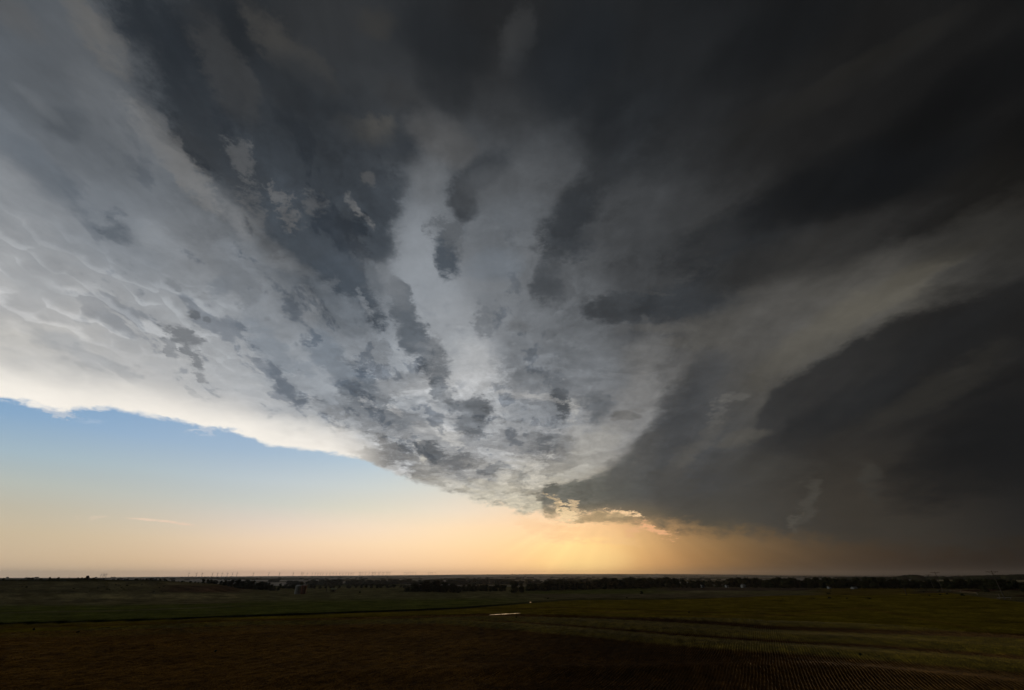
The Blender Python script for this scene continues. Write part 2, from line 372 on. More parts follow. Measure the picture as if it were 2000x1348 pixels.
# x, y, rx, ry, angle(clockwise), colour, opacity, soft, ragged, warp kind
DABS = [
 # upper left: pale streaks and the big dark bank
 (30,270,90,35,50,L(118,-7),.5,.8,.2,1), (60,320,120,30,45,L(104,-8),.5,.8,.2,1), (150,400,160,25,45,L(108,-8),.35,.7,.2,1),
 (330,120,230,75,58,L(46,-6),.92,.5,.2,1), (420,40,160,90,70,L(42,-4),.7,.7,.2,1), (430,250,150,80,50,L(54,-5),.85,.6,.2,1),
 (520,300,170,100,50,L(56,-5),.8,.7,.2,1), (378,285,75,24,52,L(56,-4),.85,.5,.25,2),
 (205,85,80,30,62,L(104,1),.55,1.0,.4,2), (160,40,80,22,60,L(100,1),.6,.7,.3,1), (45,40,70,30,50,L(96,0),.5,.8,.2,1),
 (355,330,130,22,50,L(120,1),.6,1.0,.4,2), (310,250,70,16,55,L(108,0),.4,1.0,.4,2), (500,460,150,22,40,L(124,-2),.55,1.0,.3,1),
 (240,240,130,40,52,L(112,-4),.5,.9,.15,1),
 (145,247,44,34,55,L(88,-6),.8,.6,.2,1), (50,200,30,50,-30,L(96,-6),.5,.7,.2,1), (236,464,42,22,28,L(100,-8),.85,.5,.25,2),
 (100,215,70,15,35,L(116,-4),.35,.8,.2,1),
 (440,150,110,34,62,L(66,-1),.6,1.0,.45,2), (400,60,60,25,50,L(56,-2),.5,1.0,.3,1), (580,120,130,32,45,L(66,2),.65,1.0,.45,2), (510,60,80,24,50,L(62,1),.6,.7,.2,1),
 (600,60,90,50,40,L(47,-2),.4,.8,.1,1), (715,258,72,30,8,L(74,3),.7,.9,.45,2), (780,200,80,34,40,L(54,-1),.5,.9,.2,1),
 (610,210,130,60,45,L(46,-4),.8,.7,.15,1), (680,330,150,60,30,L(58,-5),.7,.8,.15,1), (800,260,40,60,0,L(50,-4),.7,.7,.2,1), (780,290,60,40,0,L(52,-5),.7,.7,.2,1),
 (850,80,110,50,20,L(37,-3),.7,.8,.1,1), (860,160,70,50,40,L(38,-3),.6,.8,.1,1), (1010,75,30,50,10,L(60,-1),.6,.6,.25,2), (1000,130,24,28,0,L(56,-2),.5,.6,.25,2), (725,45,50,35,0,L(54,2),.6,.7,.2,1),
 # dark bank B above the middle
 (600,430,200,85,48,L(64,-6),.9,.5,.22,1), (640,500,170,52,50,L(72,-7),.9,.5,.25,2), (710,440,80,70,50,L(72,-6),.85,.5,.25,2), (735,500,50,60,-10,L(84,-5),.8,.5,.3,2), (700,560,90,30,55,L(78,-8),.95,.45,.3,2), (660,545,60,24,50,L(74,-8),.8,.5,.3,2),
 (740,450,75,38,65,L(72,-7),.9,.5,.3,2), (745,380,60,60,60,L(64,-6),.85,.6,.25,1), (650,590,70,18,45,L(112,-7),.5,.7,.3,2),
 (745,560,18,55,-25,L(104,-6),.85,.5,.35,2), (718,600,10,34,-25,L(135,-5),.5,.6,.4,2,True),(645,560,12,22,30,L(110,-5),.4,.8,.4,2,True),(540,480,100,14,42,L(100,-3),.5,.7,.25,1),
 (690,612,36,24,60,L(112,-7),.85,.5,.3,2), (560,402,24,44,-20,L(104,0),.5,1.0,.8,2,True), (465,302,34,34,0,L(96,-1),.5,1.0,.6,2,True), (490,398,26,38,0,L(92,-1),.45,1.0,.8,2,True),
 (614,385,20,28,0,L(88,-1),.5,1.0,.7,2,True), (692,398,9,30,-35,L(104,-1),.6,1.0,.6,2,True), (716,420,34,7,40,L(110,-1),.55,1.0,.6,2,True), (715,345,12,12,0,L(92,0),.5,.7,.4,2,True),
 # the pale gap and the flakes in it
 (812,440,34,80,-8,L(136,-6),.6,1.0,.35,2), (840,560,75,110,0,L(148,-6),.75,.8,.1,1), (880,680,100,90,10,L(162,-4),.5,.8,.1,1), (835,335,45,60,20,L(104,-3),.45,1.0,.2,1),
 (860,270,80,45,30,L(86,0),.6,.8,.15,1), (930,722,50,52,0,L(184,-1),.6,.8,.25,2), (880,750,70,30,0,L(190,-1),.6,.7,.2,2),
 (950,325,75,34,-38,L(62,-4),.85,.5,.25,1), (905,392,34,34,40,L(62,-4),.9,.5,.3,2), (882,500,26,44,-8,L(78,-8),.95,.45,.35,2), (872,440,34,26,20,L(92,-5),.75,.5,.5,2,True), (895,465,20,40,0,L(90,-4),.5,.5,.5,2,True),
 (975,355,90,40,-20,L(84,-3),.5,.8,.2,1), (1060,345,110,50,-20,L(88,-3),.35,.9,.1,1), (1000,440,90,60,-20,L(102,-5),.6,.8,.15,1),
 (960,600,14,22,0,L(120,-5),.7,.5,.5,2,True), (955,635,22,28,20,L(112,-5),.75,.5,.5,2,True), (975,525,60,35,0,L(116,-8),.6,.7,.2,1), (905,650,22,16,40,L(150,-4),.5,.6,.5,2,True),
 # the slanting dark streak over the middle
 (790,600,20,55,-14,L(104,-6),.95,.3,.3,2), (815,668,28,66,-28,L(96,-7),.97,.3,.28,2), (845,712,34,44,-30,L(110,-5),.92,.35,.38,2), (852,700,16,34,0,L(118,-4),.7,.4,.5,2,True), (856,752,16,20,-20,L(104,-6),.9,.4,.35,2),
 (770,560,16,50,-25,L(118,-5),.7,.5,.3,2),
 # scud
 (640,700,46,30,40,L(122,-9),.9,.4,.3,2), (705,752,48,32,35,L(114,-9),.95,.4,.3,2), (665,735,44,22,40,L(126,-8),.8,.4,.35,2), (760,800,84,30,28,L(124,-6),.9,.4,.3,2),
 (690,812,76,26,25,L(130,-6),.85,.5,.3,2), (650,775,40,14,35,L(152,-6),.7,.6,.35,2), (820,800,46,26,20,L(144,-5),.8,.5,.35,2), (870,775,30,22,40,L(148,-5),.75,.5,.4,2), (730,840,90,24,15,L(150,-3),.75,.6,.3,1),
 (915,805,46,36,50,L(112,-5),.92,.4,.3,2), (930,790,20,28,-10,L(96,-4),.9,.3,.3,2), (905,830,26,16,40,L(112,-4),.7,.5,.3,1), (850,850,60,20,10,L(164,-1),.6,.6,.3,2),
 (862,838,44,18,25,L(200,2),.55,.8,.4,2), (885,852,26,10,30,L(205,3),.45,.8,.4,2), (785,800,20,10,30,L(190,1),.5,.8,.5,2,True), (730,790,16,9,30,L(190,1),.45,.8,.5,2,True), (700,870,60,14,25,L(176,2),.5,.6,.3,2), (815,868,26,6,10,L(208,6),.6,.8,.5,2,True), (890,862,26,6,15,L(200,4),.6,.8,.5,2,True),
 (790,887,60,18,38,L(118,-1),.92,.35,.3,2), (735,893,46,18,15,L(114,-1),.94,.35,.3,2), (845,885,38,18,28,L(104,-4),.94,.3,.3,2), (898,903,38,27,10,L(112,-2),.92,.35,.3,2), (845,925,50,14,20,L(140,3),.8,.5,.3,2), (940,920,44,20,25,L(140,2),.8,.5,.3,2), (865,925,60,16,20,L(150,4),.75,.6,.3,2),
 (830,897,9,8,0,L(210,14),.6,.9,.5,2,True), (900,952,90,18,12,L(176,10),.75,.7,.3,2), (860,915,70,18,20,L(164,4),.5,.8,.3,2), (980,955,60,12,15,L(170,14),.6,.7,.3,2), (960,975,70,12,18,L(180,18),.6,.7,.3,2),
 # middle right: grey billows
 (1050,800,90,36,10,L(126,-5),.75,.6,.3,2), (1040,860,70,34,20,L(128,-3),.75,.6,.3,2), (1095,786,15,32,-5,L(86,-4),.97,.25,.3,2), (1118,795,14,24,10,L(158,3),.7,.5,.5,2,True), (1128,775,12,14,0,L(120,-2),.7,.5,.4,2),
 (1160,790,34,30,0,L(100,-4),.88,.4,.3,2), (1085,868,34,28,0,L(106,-4),.85,.5,.3,2), (1100,890,34,12,10,L(126,0),.7,.5,.3,2), (1000,765,60,10,15,L(168,0),.55,.7,.4,2), (1060,775,60,6,14,L(176,2),.5,.7,.4,2),
 (1040,715,80,40,0,L(116,-5),.75,.6,.25,1), (1130,720,90,60,0,L(114,-4),.6,.7,.2,1), (1215,815,28,10,3,L(88,1),.9,.4,.15,1), (1240,802,14,4,0,L(96,1),.7,.5,.2,1), (1130,838,30,14,-10,L(146,3),.6,.6,.4,2),
 (1060,905,80,8,8,L(138,4),.5,.7,.3,1), (1050,925,90,8,10,L(156,8),.5,.7,.3,1), (1080,945,60,6,8,L(160,10),.5,.7,.3,1), (1046,974,14,7,30,L(118,12),.9,.4,.2,1), (1150,870,90,40,-20,L(142,4),.5,.8,.2,1),
 (1160,885,60,44,-40,L(158,6),.6,.8,.15,1), (1110,915,50,24,-10,L(165,8),.6,.8,.15,1), (1240,780,40,70,35,L(132,2),.45,.9,.15,1),
 (1015,640,22,14,0,L(108,-3),.7,.6,.35,2), (1080,575,34,26,20,L(76,-4),.8,.5,.3,2), (1060,520,14,50,10,L(78,-4),.7,.6,.3,2), (1110,470,62,44,-15,L(60,-4),.85,.6,.25,1), (1150,400,60,50,-50,L(62,-3),.8,.6,.2,1),
 (1190,330,130,50,-58,L(54,-3),.85,.8,.2,1), (1115,440,80,46,-50,L(57,-4),.8,.7,.25,1), (1075,540,30,60,15,L(72,-4),.7,.7,.25,2), (1220,240,100,60,-40,L(40,-3),.6,.8,.1,1), (1110,120,120,90,-30,L(36,-4),.7,.8,.1,1), (1420,545,170,40,-28,L(46,-3),.85,.8,.25,1), (1260,596,120,32,-4,L(58,-4),.92,.5,.3,2), (1210,600,60,30,0,L(66,-3),.8,.5,.3,2), (1350,590,110,34,-4,L(58,-3),.9,.6,.2,1),
 (1285,570,26,4,10,L(74,0),.4,.8,.4,2,True), (1260,640,14,26,0,L(82,-1),.7,.5,.3,2), (1215,640,20,14,0,L(86,-1),.6,.5,.3,2), (1330,668,26,10,15,L(82,2),.8,.5,.25,2), (1310,640,70,12,0,L(94,3),.5,.7,.25,1), (1270,690,60,40,-30,L(112,1),.5,.8,.2,1),
 (1290,500,110,50,-20,L(62,-2),.6,.8,.2,1), (1430,470,150,60,-20,L(43,-2),.85,.7,.2,1), (1640,370,220,70,-18,L(22,-2),.8,.8,.1,1), (1450,250,80,20,-25,L(42,0),.4,.8,.1,1),
 (1620,180,260,24,-32,L(37,1),.65,.9,.08,1), (1700,120,160,16,-32,L(34,2),.5,.9,.08,1), (1500,90,200,70,-30,L(26,-2),.6,.9,.08,1), (1850,190,200,60,-38,L(17,-1),.75,.9,.08,1), (1330,110,120,50,-40,L(38,-2),.4,.9,.1,1),
 # greenish light between the banks on the right
 (1590,665,170,32,-38,L(86,8),.6,.9,.06,1), (1725,578,150,26,-30,L(86,8),.8,.9,.05,1), (1830,510,120,22,-26,L(66,7),.6,.9,.05,1), (1560,505,220,40,-20,L(47,1),.7,.9,.1,1), (1900,465,140,30,-20,L(42,2),.7,.9,.05,1), (1400,640,90,40,-20,L(84,4),.5,.8,.1,1),
 # left: small dark flakes against the pale anvil
 (350,668,40,13,22,L(118,-4),.9,.4,.3,2), (372,698,34,9,48,L(124,-4),.85,.4,.35,2), (392,734,18,7,15,L(138,-3),.8,.4,.35,2), (376,620,15,9,20,L(118,-3),.85,.45,.3,2), (408,634,10,8,30,L(126,-3),.8,.45,.3,2), (325,680,16,7,30,L(130,-4),.7,.4,.4,2),
 (432,560,22,30,20,L(124,-7),.75,.6,.3,2), (480,505,60,45,30,L(128,-6),.65,.8,.25,1), (395,580,16,9,20,L(132,-4),.7,.5,.3,2), (345,555,14,8,20,L(128,-5),.7,.5,.3,2), (500,620,60,30,45,L(134,-6),.8,.5,.35,2), (530,690,80,32,45,L(132,-8),.85,.5,.3,2), (575,765,44,18,42,L(134,-7),.85,.4,.3,2), (470,560,50,30,40,L(126,-6),.7,.6,.3,2), (600,725,30,14,40,L(136,-8),.7,.5,.35,2),
 (600,600,26,40,-20,L(132,-4),.6,.7,.35,2), (120,660,60,22,12,L(166,-3),.55,.8,.1,1), (200,700,60,12,10,L(182,-1),.4,.8,.1,1), (60,560,70,20,25,L(160,-3),.4,.8,.1,1), (300,470,50,30,30,L(144,-5),.4,.8,.2,1), (380,440,50,40,30,L(120,-5),.5,.8,.2,1),
]
DABS = [d[:7] + (min(1.0, d[7] + .2), d[8] * 1.15) + d[9:] if d[9] and d[8] >= .2 else d for d in DABS]
P1 = [Patch(*d) for d in DABS]

# ---- the two dark banks with crisp upper edges on the right
wedge = edge(AZ, [(1040,975),(1062,948),(1110,938),(1150,926),(1190,905),(1225,870),(1252,832),(1285,800),(1320,765),(1345,725),(1370,690),(1410,668),(1440,675),(1470,730),(1500,800)])
we = g.m('SUBTRACT', g.m('ADD', wedge, g.m('MULTIPLY', NF0, 2.2)), EL)
wm = g.m('MULTIPLY', g.ss(we, 0.0, g.ss(AZ, 5.0, 22.0, 0.4, 2.8)), g.m('MULTIPLY', g.ss(AZ, 3.5, 4.2), g.ss(AZ, 34.0, 24.0)))
wcol = g.mix(g.ss(EL, 9.5, 4.5), lin(L(70,-2)), g.mix(g.ss(AZ, 22.0, 9.0), lin((78,73,63)), lin((142,122,92))))
wcol = g.mix(g.ss(AZ, 22.0, 6.0), wcol, g.mix(g.ss(EL, 8.6, 5.4), lin((92,93,87)), lin((160,138,102))))
DABS2 = [
 (1408,812,14,34,35,L(98,3),.5,.9,.5,2,True), (1445,778,26,14,-30,L(98,4),.5,.9,.5,2,True), (1385,870,80,18,-50,L(88,4),.5,.9,.2,1), (1340,905,50,18,-40,L(84,5),.4,.9,.2,1),
 (1320,955,60,34,10,L(70,4),.6,1.0,.3,1), (1420,980,90,30,0,L(66,5),.6,1.0,.2,1), (1330,800,110,44,-50,L(67,-2),.75,.8,.2,1), (1395,715,34,38,-40,L(72,-1),.7,.7,.25,1), (1250,900,80,30,-40,L(84,2),.5,.9,.15,1),
]
P2 = [Patch(*d) for d in DABS2]
shelf = edge(AZ, [(1330,960),(1380,935),(1420,880),(1445,850),(1475,805),(1500,762),(1540,728),(1580,708),(1620,684),(1665,652),(1700,640),(1740,612),(1775,604),(1830,592),(1900,572),(1960,545),(2040,520)])
se = g.m('SUBTRACT', g.m('ADD', shelf, g.m('MULTIPLY', NF0, 2.8)), EL)
sm = g.m('MULTIPLY', g.ss(se, 0.0, g.ss(AZ, 26.0, 33.0, 5.0, 1.1)), g.ss(AZ, 23.5, 31.0))
scol = g.mix(g.ss(se, 0.0, 12.0), lin(L(47,0)), lin(L(38,0)))
scol = g.mix(g.ss(EL, 16.0, 6.0), scol, lin((57,53,47)))
scol = g.mix(g.ss(AZ, 38.0, 26.0), scol, g.mix(g.ss(EL, 16.0, 7.0), lin(L(58,-1)), lin(L(66,4))))
scol = g.mix(g.ss(AZ, 38.0, 52.0), scol, lin(L(31,0)))
DABS3 = [
 (1460,925,120,30,-5,L(64,4),.5,.9,.15,1), (1465,868,55,20,-10,L(84,6),.6,.8,.15,1),
 (1570,995,18,52,12,L(70,6),.65,.8,.25,2), (1552,1025,8,26,0,L(84,8),.5,.8,.3,2), (1695,935,22,34,-10,L(60,5),.65,.8,.2,1), (1690,970,14,26,0,L(56,4),.5,.8,.2,1), (1840,915,60,26,0,L(45,2),.4,.9,.1,1),
 (1800,770,190,30,-28,L(45,3),.8,.9,.15,1), (1900,900,220,80,-22,L(25,-1),.7,.9,.12,1), (1650,800,160,40,-35,L(36,-2),.5,.9,.08,1), (1900,860,160,60,-25,L(26,-1),.6,.9,.08,1), (1960,700,80,30,-20,L(36,2),.4,.9,.05,1), (1850,660,140,40,-25,L(33,-1),.5,.9,.05,1),
]
P3 = [Patch(*d) for d in DABS3]

# ---- clear air with its own wisps
P4 = [Patch(*d) for d in [(300,1016,48,2.6,5,(236,210,186),.8,.8,.35,0,True), (350,1022,36,2.6,8,(236,208,184),.7,.8,.35,0,True), (185,1015,14,3,0,(226,206,184),.4,.6,.3,1), (150,1011,10,2,0,(226,206,184),.35,.6,.3,1), (5,1009,12,3,0,(222,204,184),.4,.6,.3,1),
          (192,818,22,4,3,(170,190,212),.5,.8,.2,1), (385,846,26,5,6,(196,204,215),.6,.8,.3,2), (120,800,40,8,8,(215,214,215),.5,.7,.3,2), (5,812,12,4,0,(160,185,212),.4,.8,.2,1),
          (1060,1030,60,16,20,(250,205,155),.4,.9,.2,2), (1150,1045,90,14,10,(246,200,145),.45,.9,.2,2)]]
# slanting rays under the sun gap
ray = g.noise(g.xyz(g.m('MULTIPLY', g.m('DIVIDE', g.m('SUBTRACT', AZ, azel(1205, 985)[0]), g.m('SUBTRACT', 9.5, g.m('MINIMUM', EL, 8.8))), 3.2), 0.0, 0.0), 0.75, 2, 0.5)
RAY = g.m('ADD', 1.0, g.m('MULTIPLY', g.m('MULTIPLY', g.m('SUBTRACT', ray, 0.5), 0.30), g.m('MULTIPLY', g.ss(AZ, -4, 3), g.ss(EL, 6.5, 4.0))))

# ---- coverage of the deck over the clear air
rag = g.m('MULTIPLY', g.m('SUBTRACT', g.noise(g.v('MULTIPLY', D, (1, 1, 2.0)), 26, 7, 0.66, 0.2), 0.5), g.ss(AZ, -12, 2, 2.6, 4.6))
rag = g.m('MULTIPLY', rag, g.ss(AZ, -20, -5, 0.8, 1.0))
cov = g.ss(g.m('ADD', dR, rag), -0.10, g.ss(AZ, -15.0, 30.0, 0.55, 2.6))
# pale lit rim of the anvil
rimw = g.m('MULTIPLY', g.ss(dR, 4.4, 0.0), g.ss(AZ, -14.0, -24.0))
P5 = [Patch(*d) for d in [(1212,1004,36,7,3,(248,208,160),.95,.45,.35,2,True), (1178,1003,24,3,2,(225,190,145),.7,.6,.3,2,True), (1282,1037,34,8,14,(240,180,132),.85,.5,.35,2,True), (1240,1035,20,10,-20,(235,180,135),.5,.6,.35,2,True), (1106,998,24,12,20,(246,216,170),.85,.5,.45,2,True),
          (1125,990,18,8,40,(238,205,160),.6,.6,.45,2,True), (1090,985,30,5,30,(232,200,155),.5,.6,.4,2,True), (1170,1012,60,10,4,(158,138,104),.75,.5,.2,1), (1150,1092,85,30,0,(255,230,165),.22,1.0,.0,0)]]

# ---- everything below is put together per sector of the sky, so that each ray only meets the clouds near it
def around(px, py, r0, r1, amt):
    return g.rng(g.v('DOT_PRODUCT', D, tuple(direction(px, py))), math.cos(R(r1)), math.cos(R(r0)), 0.0, amt, 'SMOOTHSTEP')
zone = g.m('MAXIMUM', around(900, 850, 8, 24, 1.0), g.m('MAXIMUM', around(720, 520, 6, 24, 0.5), around(1220, 580, 8, 28, 0.5)))
gapm = g.m('MAXIMUM', around(850, 540, 3, 11, 1.0), g.m('MAXIMUM', around(915, 690, 2, 6.5, 1.0), around(815, 440, 2, 7, 1.0)))
zone = g.m('ADD', zone, 0.10)
zone = g.m('MULTIPLY', zone, g.m('MULTIPLY_ADD', gapm, -0.75, 1.0))
zone = g.m('MULTIPLY', zone, g.ss(AZ, 36.0, 14.0, 0.4, 1.0))
bill = g.m('SUBTRACT', g.ss(scudn, 0.46, 0.53), 0.5)                                   # broken cloud: crisp patches
rimn = g.m('MULTIPLY', g.ss(scudn, 0.46, 0.485), g.ss(scudn, 0.515, 0.487))             # thin bright rims of the patches
scud = g.m('ADD', g.m('MULTIPLY', bill, -0.40), g.m('MULTIPLY', rimn, 0.12))
scud = g.m('MULTIPLY', g.m('ADD', scud, g.m('MULTIPLY', REL, 1.3)), zone)
calm = g.m('MULTIPLY', g.ss(AZ, -10.0, -26.0), g.ss(dR, 30.0, 12.0))
texa = g.m('MULTIPLY', g.m('MULTIPLY', tex, amp), g.m('MULTIPLY', g.m('MULTIPLY_ADD', calm, -0.5, 1.0), g.m('MULTIPLY_ADD', gapm, -0.6, 1.0)))
puffn = g.m('ADD', g.m('MULTIPLY', g.noise(g.mapping(Q, rot=(0, 0, R(SUN_AZ)), sc=(1.7, 1.0, 1)), 5.2, 7, 0.62, 0.25), 0.8), g.m('MULTIPLY', NF, 0.2))
fan = g.m('MAXIMUM', around(760, 760, 14, 30, 1.0), around(560, 560, 8, 24, 0.9))
fan = g.m('MULTIPLY', g.m('MULTIPLY', fan, g.ss(AZ, 12.0, 2.0, 0.4, 1.0)), g.m('MULTIPLY_ADD', gapm, -0.8, 1.0))
fan = g.m('MULTIPLY', fan, g.ss(dR, 1.0, 4.0))
PUFF = g.m('MULTIPLY', g.ss(puffn, 0.525, 0.585), g.m('MULTIPLY', fan, 0.62))
fine = g.m('MULTIPLY', g.m('SUBTRACT', NB, 0.5), g.m('MULTIPLY_ADD', zone, 0.36, 0.14))
TEXM = g.m('POWER', 2.0, g.m('ADD', g.m('ADD', g.m('MULTIPLY', texa, 1.0), fine), scud))
absaz = g.m('ABSOLUTE', AZ)
BACK = g.ss(absaz, 75.0, 130.0)
TOP = g.ss(EL, 62.0, 84.0)
SHARED = dict(D=D, D1=D1, D2=D2, OF=OF, OB=OB, DECK=deck, CLEAR=clear, WM=g.m('MULTIPLY', wm, 0.88), WCOL=wcol, SM=g.m('MULTIPLY', sm, 0.93), SCOL=scol,
              RAY=RAY, COV=cov, RIMW=g.m('MULTIPLY', rimw, 0.85), TEXM=TEXM, BACK=BACK, TOP=TOP, PUFF=PUFF, BCOL=g.mix(g.ss(g.m('SINE', g.m('MULTIPLY', AZ, math.pi / 180)), -0.9, 0.9), lin(L(66, -2)), lin(L(27, -1))))
SOCK = {k: ('NodeSocketVector' if k in ('D', 'D1', 'D2') else 'NodeSocketColor' if k in ('DECK', 'CLEAR', 'WCOL', 'SCOL', 'BCOL') else 'NodeSocketFloat') for k in SHARED}

def sector(cell):
    a0, a1, e0, e1 = cell
    t = bpy.data.node_groups.new('sky_sector', 'ShaderNodeTree')
    for k, ty in SOCK.items():
        t.interface.new_socket(k, in_out='INPUT', socket_type=ty)
    t.interface.new_socket('Shader', in_out='OUTPUT', socket_type='NodeSocketShader')
    q = G(t)
    s = q.n('NodeGroupInput').outputs
    go = q.n('NodeGroupOutput')
    c = s['DECK']
    for p in P1:
        if p.hits(cell): c = p.apply(q, s, c)
    if a1 > 3 and a0 < 34:
        c = q.mix(s['WM'], c, s['WCOL'])
        for p in P2:
            if p.hits(cell): c = p.apply(q, s, c)
    if a1 > 22:
        c = q.mix(s['SM'], c, s['SCOL'])
        for p in P3:
            if p.hits(cell): c = p.apply(q, s, c)
    c = q.mix(s['PUFF'], c, q.v('MULTIPLY', c, (0.40, 0.45, 0.52)))
    c = q.v('SCALE', c, s['TEXM'])
    if e0 < 30:
        c = q.mix(s['RIMW'], c, lin((254, 247, 236)))
    if e0 < 25:
        a = s['CLEAR']
        for p in P4:
            if p.hits(cell): a = p.apply(q, s, a)
        a = q.v('SCALE', a, s['RAY'])
        c = q.mix(s['COV'], a, c)
        for p in P5:
            if p.hits(cell): c = p.apply(q, s, c)
    if e1 > 60:
        c = q.mix(s['TOP'], c, q.v('SCALE', q.v('MULTIPLY', (1, 1, 1), lin(L(38, -2))), s['TEXM']))
    if a0 < -75 or a1 > 75:
        c = q.mix(s['BACK'], c, q.v('SCALE', s['BCOL'], s['TEXM']))
    bg = q.n('ShaderNodeBackground')
    q.put(bg.inputs[0], c); bg.inputs[1].default_value = 1.0
    q.t.links.new(bg.outputs[0], go.inputs[0])
    nd = g.n('ShaderNodeGroup'); nd.node_tree = t
    for k, v in SHARED.items(): g.put(nd.inputs[k], v)
    return nd.outputs[0]

def pick(x, at, lo, hi):
    """lo where x < at, else hi"""
    mx = g.n('ShaderNodeMixShader')
    g.put(mx.inputs[0], g.m('GREATER_THAN', x, at))
    WT.links.new(lo, mx.inputs[1]); WT.links.new(hi, mx.inputs[2])
    return mx.outputs[0]

def split(lst, x, cuts, make):
    if not cuts: return make(lst)
    m = len(cuts) // 2
    return pick(x, cuts[m], split((lst[0], cuts[m]), x, cuts[:m], make), split((cuts[m], lst[1]), x, cuts[m + 1:], make))

AZC = [-80, -46, -34, -24, -15, -7, 0, 8, 18, 30, 44, 80]
ELC = [9, 16, 24, 34, 46, 58]
above = split((-180, 180), AZ, AZC, lambda a: split((-5, 90), EL, ELC, lambda e: sector((a[0], a[1], e[0], e[1]))))
gbg = g.n('ShaderNodeBackground'); gbg.inputs[0].default_value = (*lin(L(22, 3)), 1)
allsky = pick(EL, -3.0, gbg.outputs[0], above)
wo = g.n('ShaderNodeOutputWorld')
WT.links.new(allsky, wo.inputs[0])
world.cycles.sampling_method = 'MANUAL'
world.cycles.sample_map_resolution = 512
# ------------------------------------------------------------------ helpers for objects
random.seed(7)
rng_np = np.random.RandomState(7)

def tag(o, label=None, cat=None, group=None, kind=None):
    if label: o['label'] = label
    if cat: o['category'] = cat
    if group: o['group'] = group
    if kind: o['kind'] = kind
    return o

def link(name, me, parent=None, mat=None):
    o = bpy.data.objects.new(name, me)
    COL.objects.link(o)
    if parent: o.parent = parent
    if mat and me is not None and len(me.materials) == 0: me.materials.append(mat)
    return o

def mesh_of(name, verts, faces, mat=None, smooth=False):
    me = bpy.data.meshes.new(name)
    me.from_pydata([tuple(v) for v in verts], [], [tuple(f) for f in faces])
    if smooth: me.polygons.foreach_set('use_smooth', [True] * len(me.polygons))
    if mat: me.materials.append(mat)
    me.update()
    return me

def mesh_np(name, V, F, mat=None, smooth=False):
    """V (n,3) floats, F (m,k) ints, k = 3 or 4"""
    me = bpy.data.meshes.new(name)
    V = np.asarray(V, np.float32); F = np.asarray(F, np.int32)
    k = F.shape[1]
    me.vertices.add(len(V)); me.vertices.foreach_set('co', V.ravel())
    me.loops.add(F.size); me.loops.foreach_set('vertex_index', F.ravel())
    me.polygons.add(len(F)); me.polygons.foreach_set('loop_start', np.arange(0, F.size, k, dtype=np.int32))
    me.polygons.foreach_set('loop_total', np.full(len(F), k, np.int32))
    if smooth: me.polygons.foreach_set('use_smooth', np.ones(len(F), bool))
    me.update(calc_edges=True)
    if mat: me.materials.append(mat)
    return me

def empty(name, loc, rz=0.0, scale=1.0):
    o = bpy.data.objects.new(name, None)
    COL.objects.link(o)
    o.location = loc; o.rotation_euler = (0, 0, rz); o.scale = (scale,) * 3
    o.empty_display_size = 0.5
    return o

def material(name, col, rough=0.8, var=0.25, scale=3.0, spec=0.3, metal=0.0, bump=0.0, tint=None):
    m = bpy.data.materials.new(name); m.use_nodes = True
    q = G(m.node_tree)
    b = m.node_tree.nodes['Principled BSDF']
    tc = q.n('ShaderNodeTexCoord').outputs['Object']
    n = q.noise(tc, scale, 5, 0.6)
    oi = q.n('ShaderNodeObjectInfo').outputs['Random']
    k = q.m('ADD', q.m('MULTIPLY_ADD', n, 2 * var, 1 - var), q.m('MULTIPLY', q.m('SUBTRACT', oi, 0.5), var * 0.8))
    c = q.v('SCALE', q.mix(n, col, tint) if tint else q.v('MULTIPLY', (1, 1, 1), col), k)
    q.put(b.inputs['Base Color'], c)
    b.inputs['Roughness'].default_value = rough
    b.inputs['Specular IOR Level'].default_value = spec
    b.inputs['Metallic'].default_value = metal
    if bump:
        bp = q.n('ShaderNodeBump'); bp.inputs['Strength'].default_value = bump
        q.put(bp.inputs['Height'], n); q.put(b.inputs['Normal'], bp.outputs[0])
    return m

# ------------------------------------------------------------------ the land
def vnoise(x, y, seed=0):
    """smooth value noise, arrays"""
    xi, yi = np.floor(x).astype(np.int64), np.floor(y).astype(np.int64)
    xf, yf = x - xi, y - yi
    def h(a, b):
        n = (a * 374761393 + b * 668265263 + seed * 1442695041) & 0x7fffffff
        n = ((n ^ (n >> 13)) * 1274126177) & 0x7fffffff
        n = (n ^ (n >> 16)) & 0x7fffffff
        return n / 0x7fffffff
    u, v = xf * xf * (3 - 2 * xf), yf * yf * (3 - 2 * yf)
    return (h(xi, yi) * (1 - u) + h(xi + 1, yi) * u) * (1 - v) + (h(xi, yi + 1) * (1 - u) + h(xi + 1, yi + 1) * u) * v
def fbm(x, y, seed=0, oct=4):
    r, a, t = 0, 1, 0
    for i in range(oct):
        r = r + a * vnoise(x * 2 ** i, y * 2 ** i, seed + i); t += a; a *= 0.5
    return r / t - 0.5
def sstep(a, b, x):
    t = np.clip((x - a) / (b - a), 0, 1)
    return t * t * (3 - 2 * t)

def ground_hit0(px, py, z=0.0):
    """point where the sight line of a photo position meets height z"""
    v = 674.0 - py; u = px - 1000.0
    dz = FPX * ST + v * CT; dy = FPX * CT - v * ST
    t = (z - EYE) / dz
    return u * t, dy * t

def polar_curve(pts, z=0.0):
    """distance as a function of azimuth for a line given by photo points on level ground"""
    P = []
    for p in pts:
        x, y = ground_hit0(*p, z)
        P.append((math.atan2(x, y), math.hypot(x, y)))
    P.sort()
    return np.array([p[0] for p in P]), np.array([p[1] for p in P])

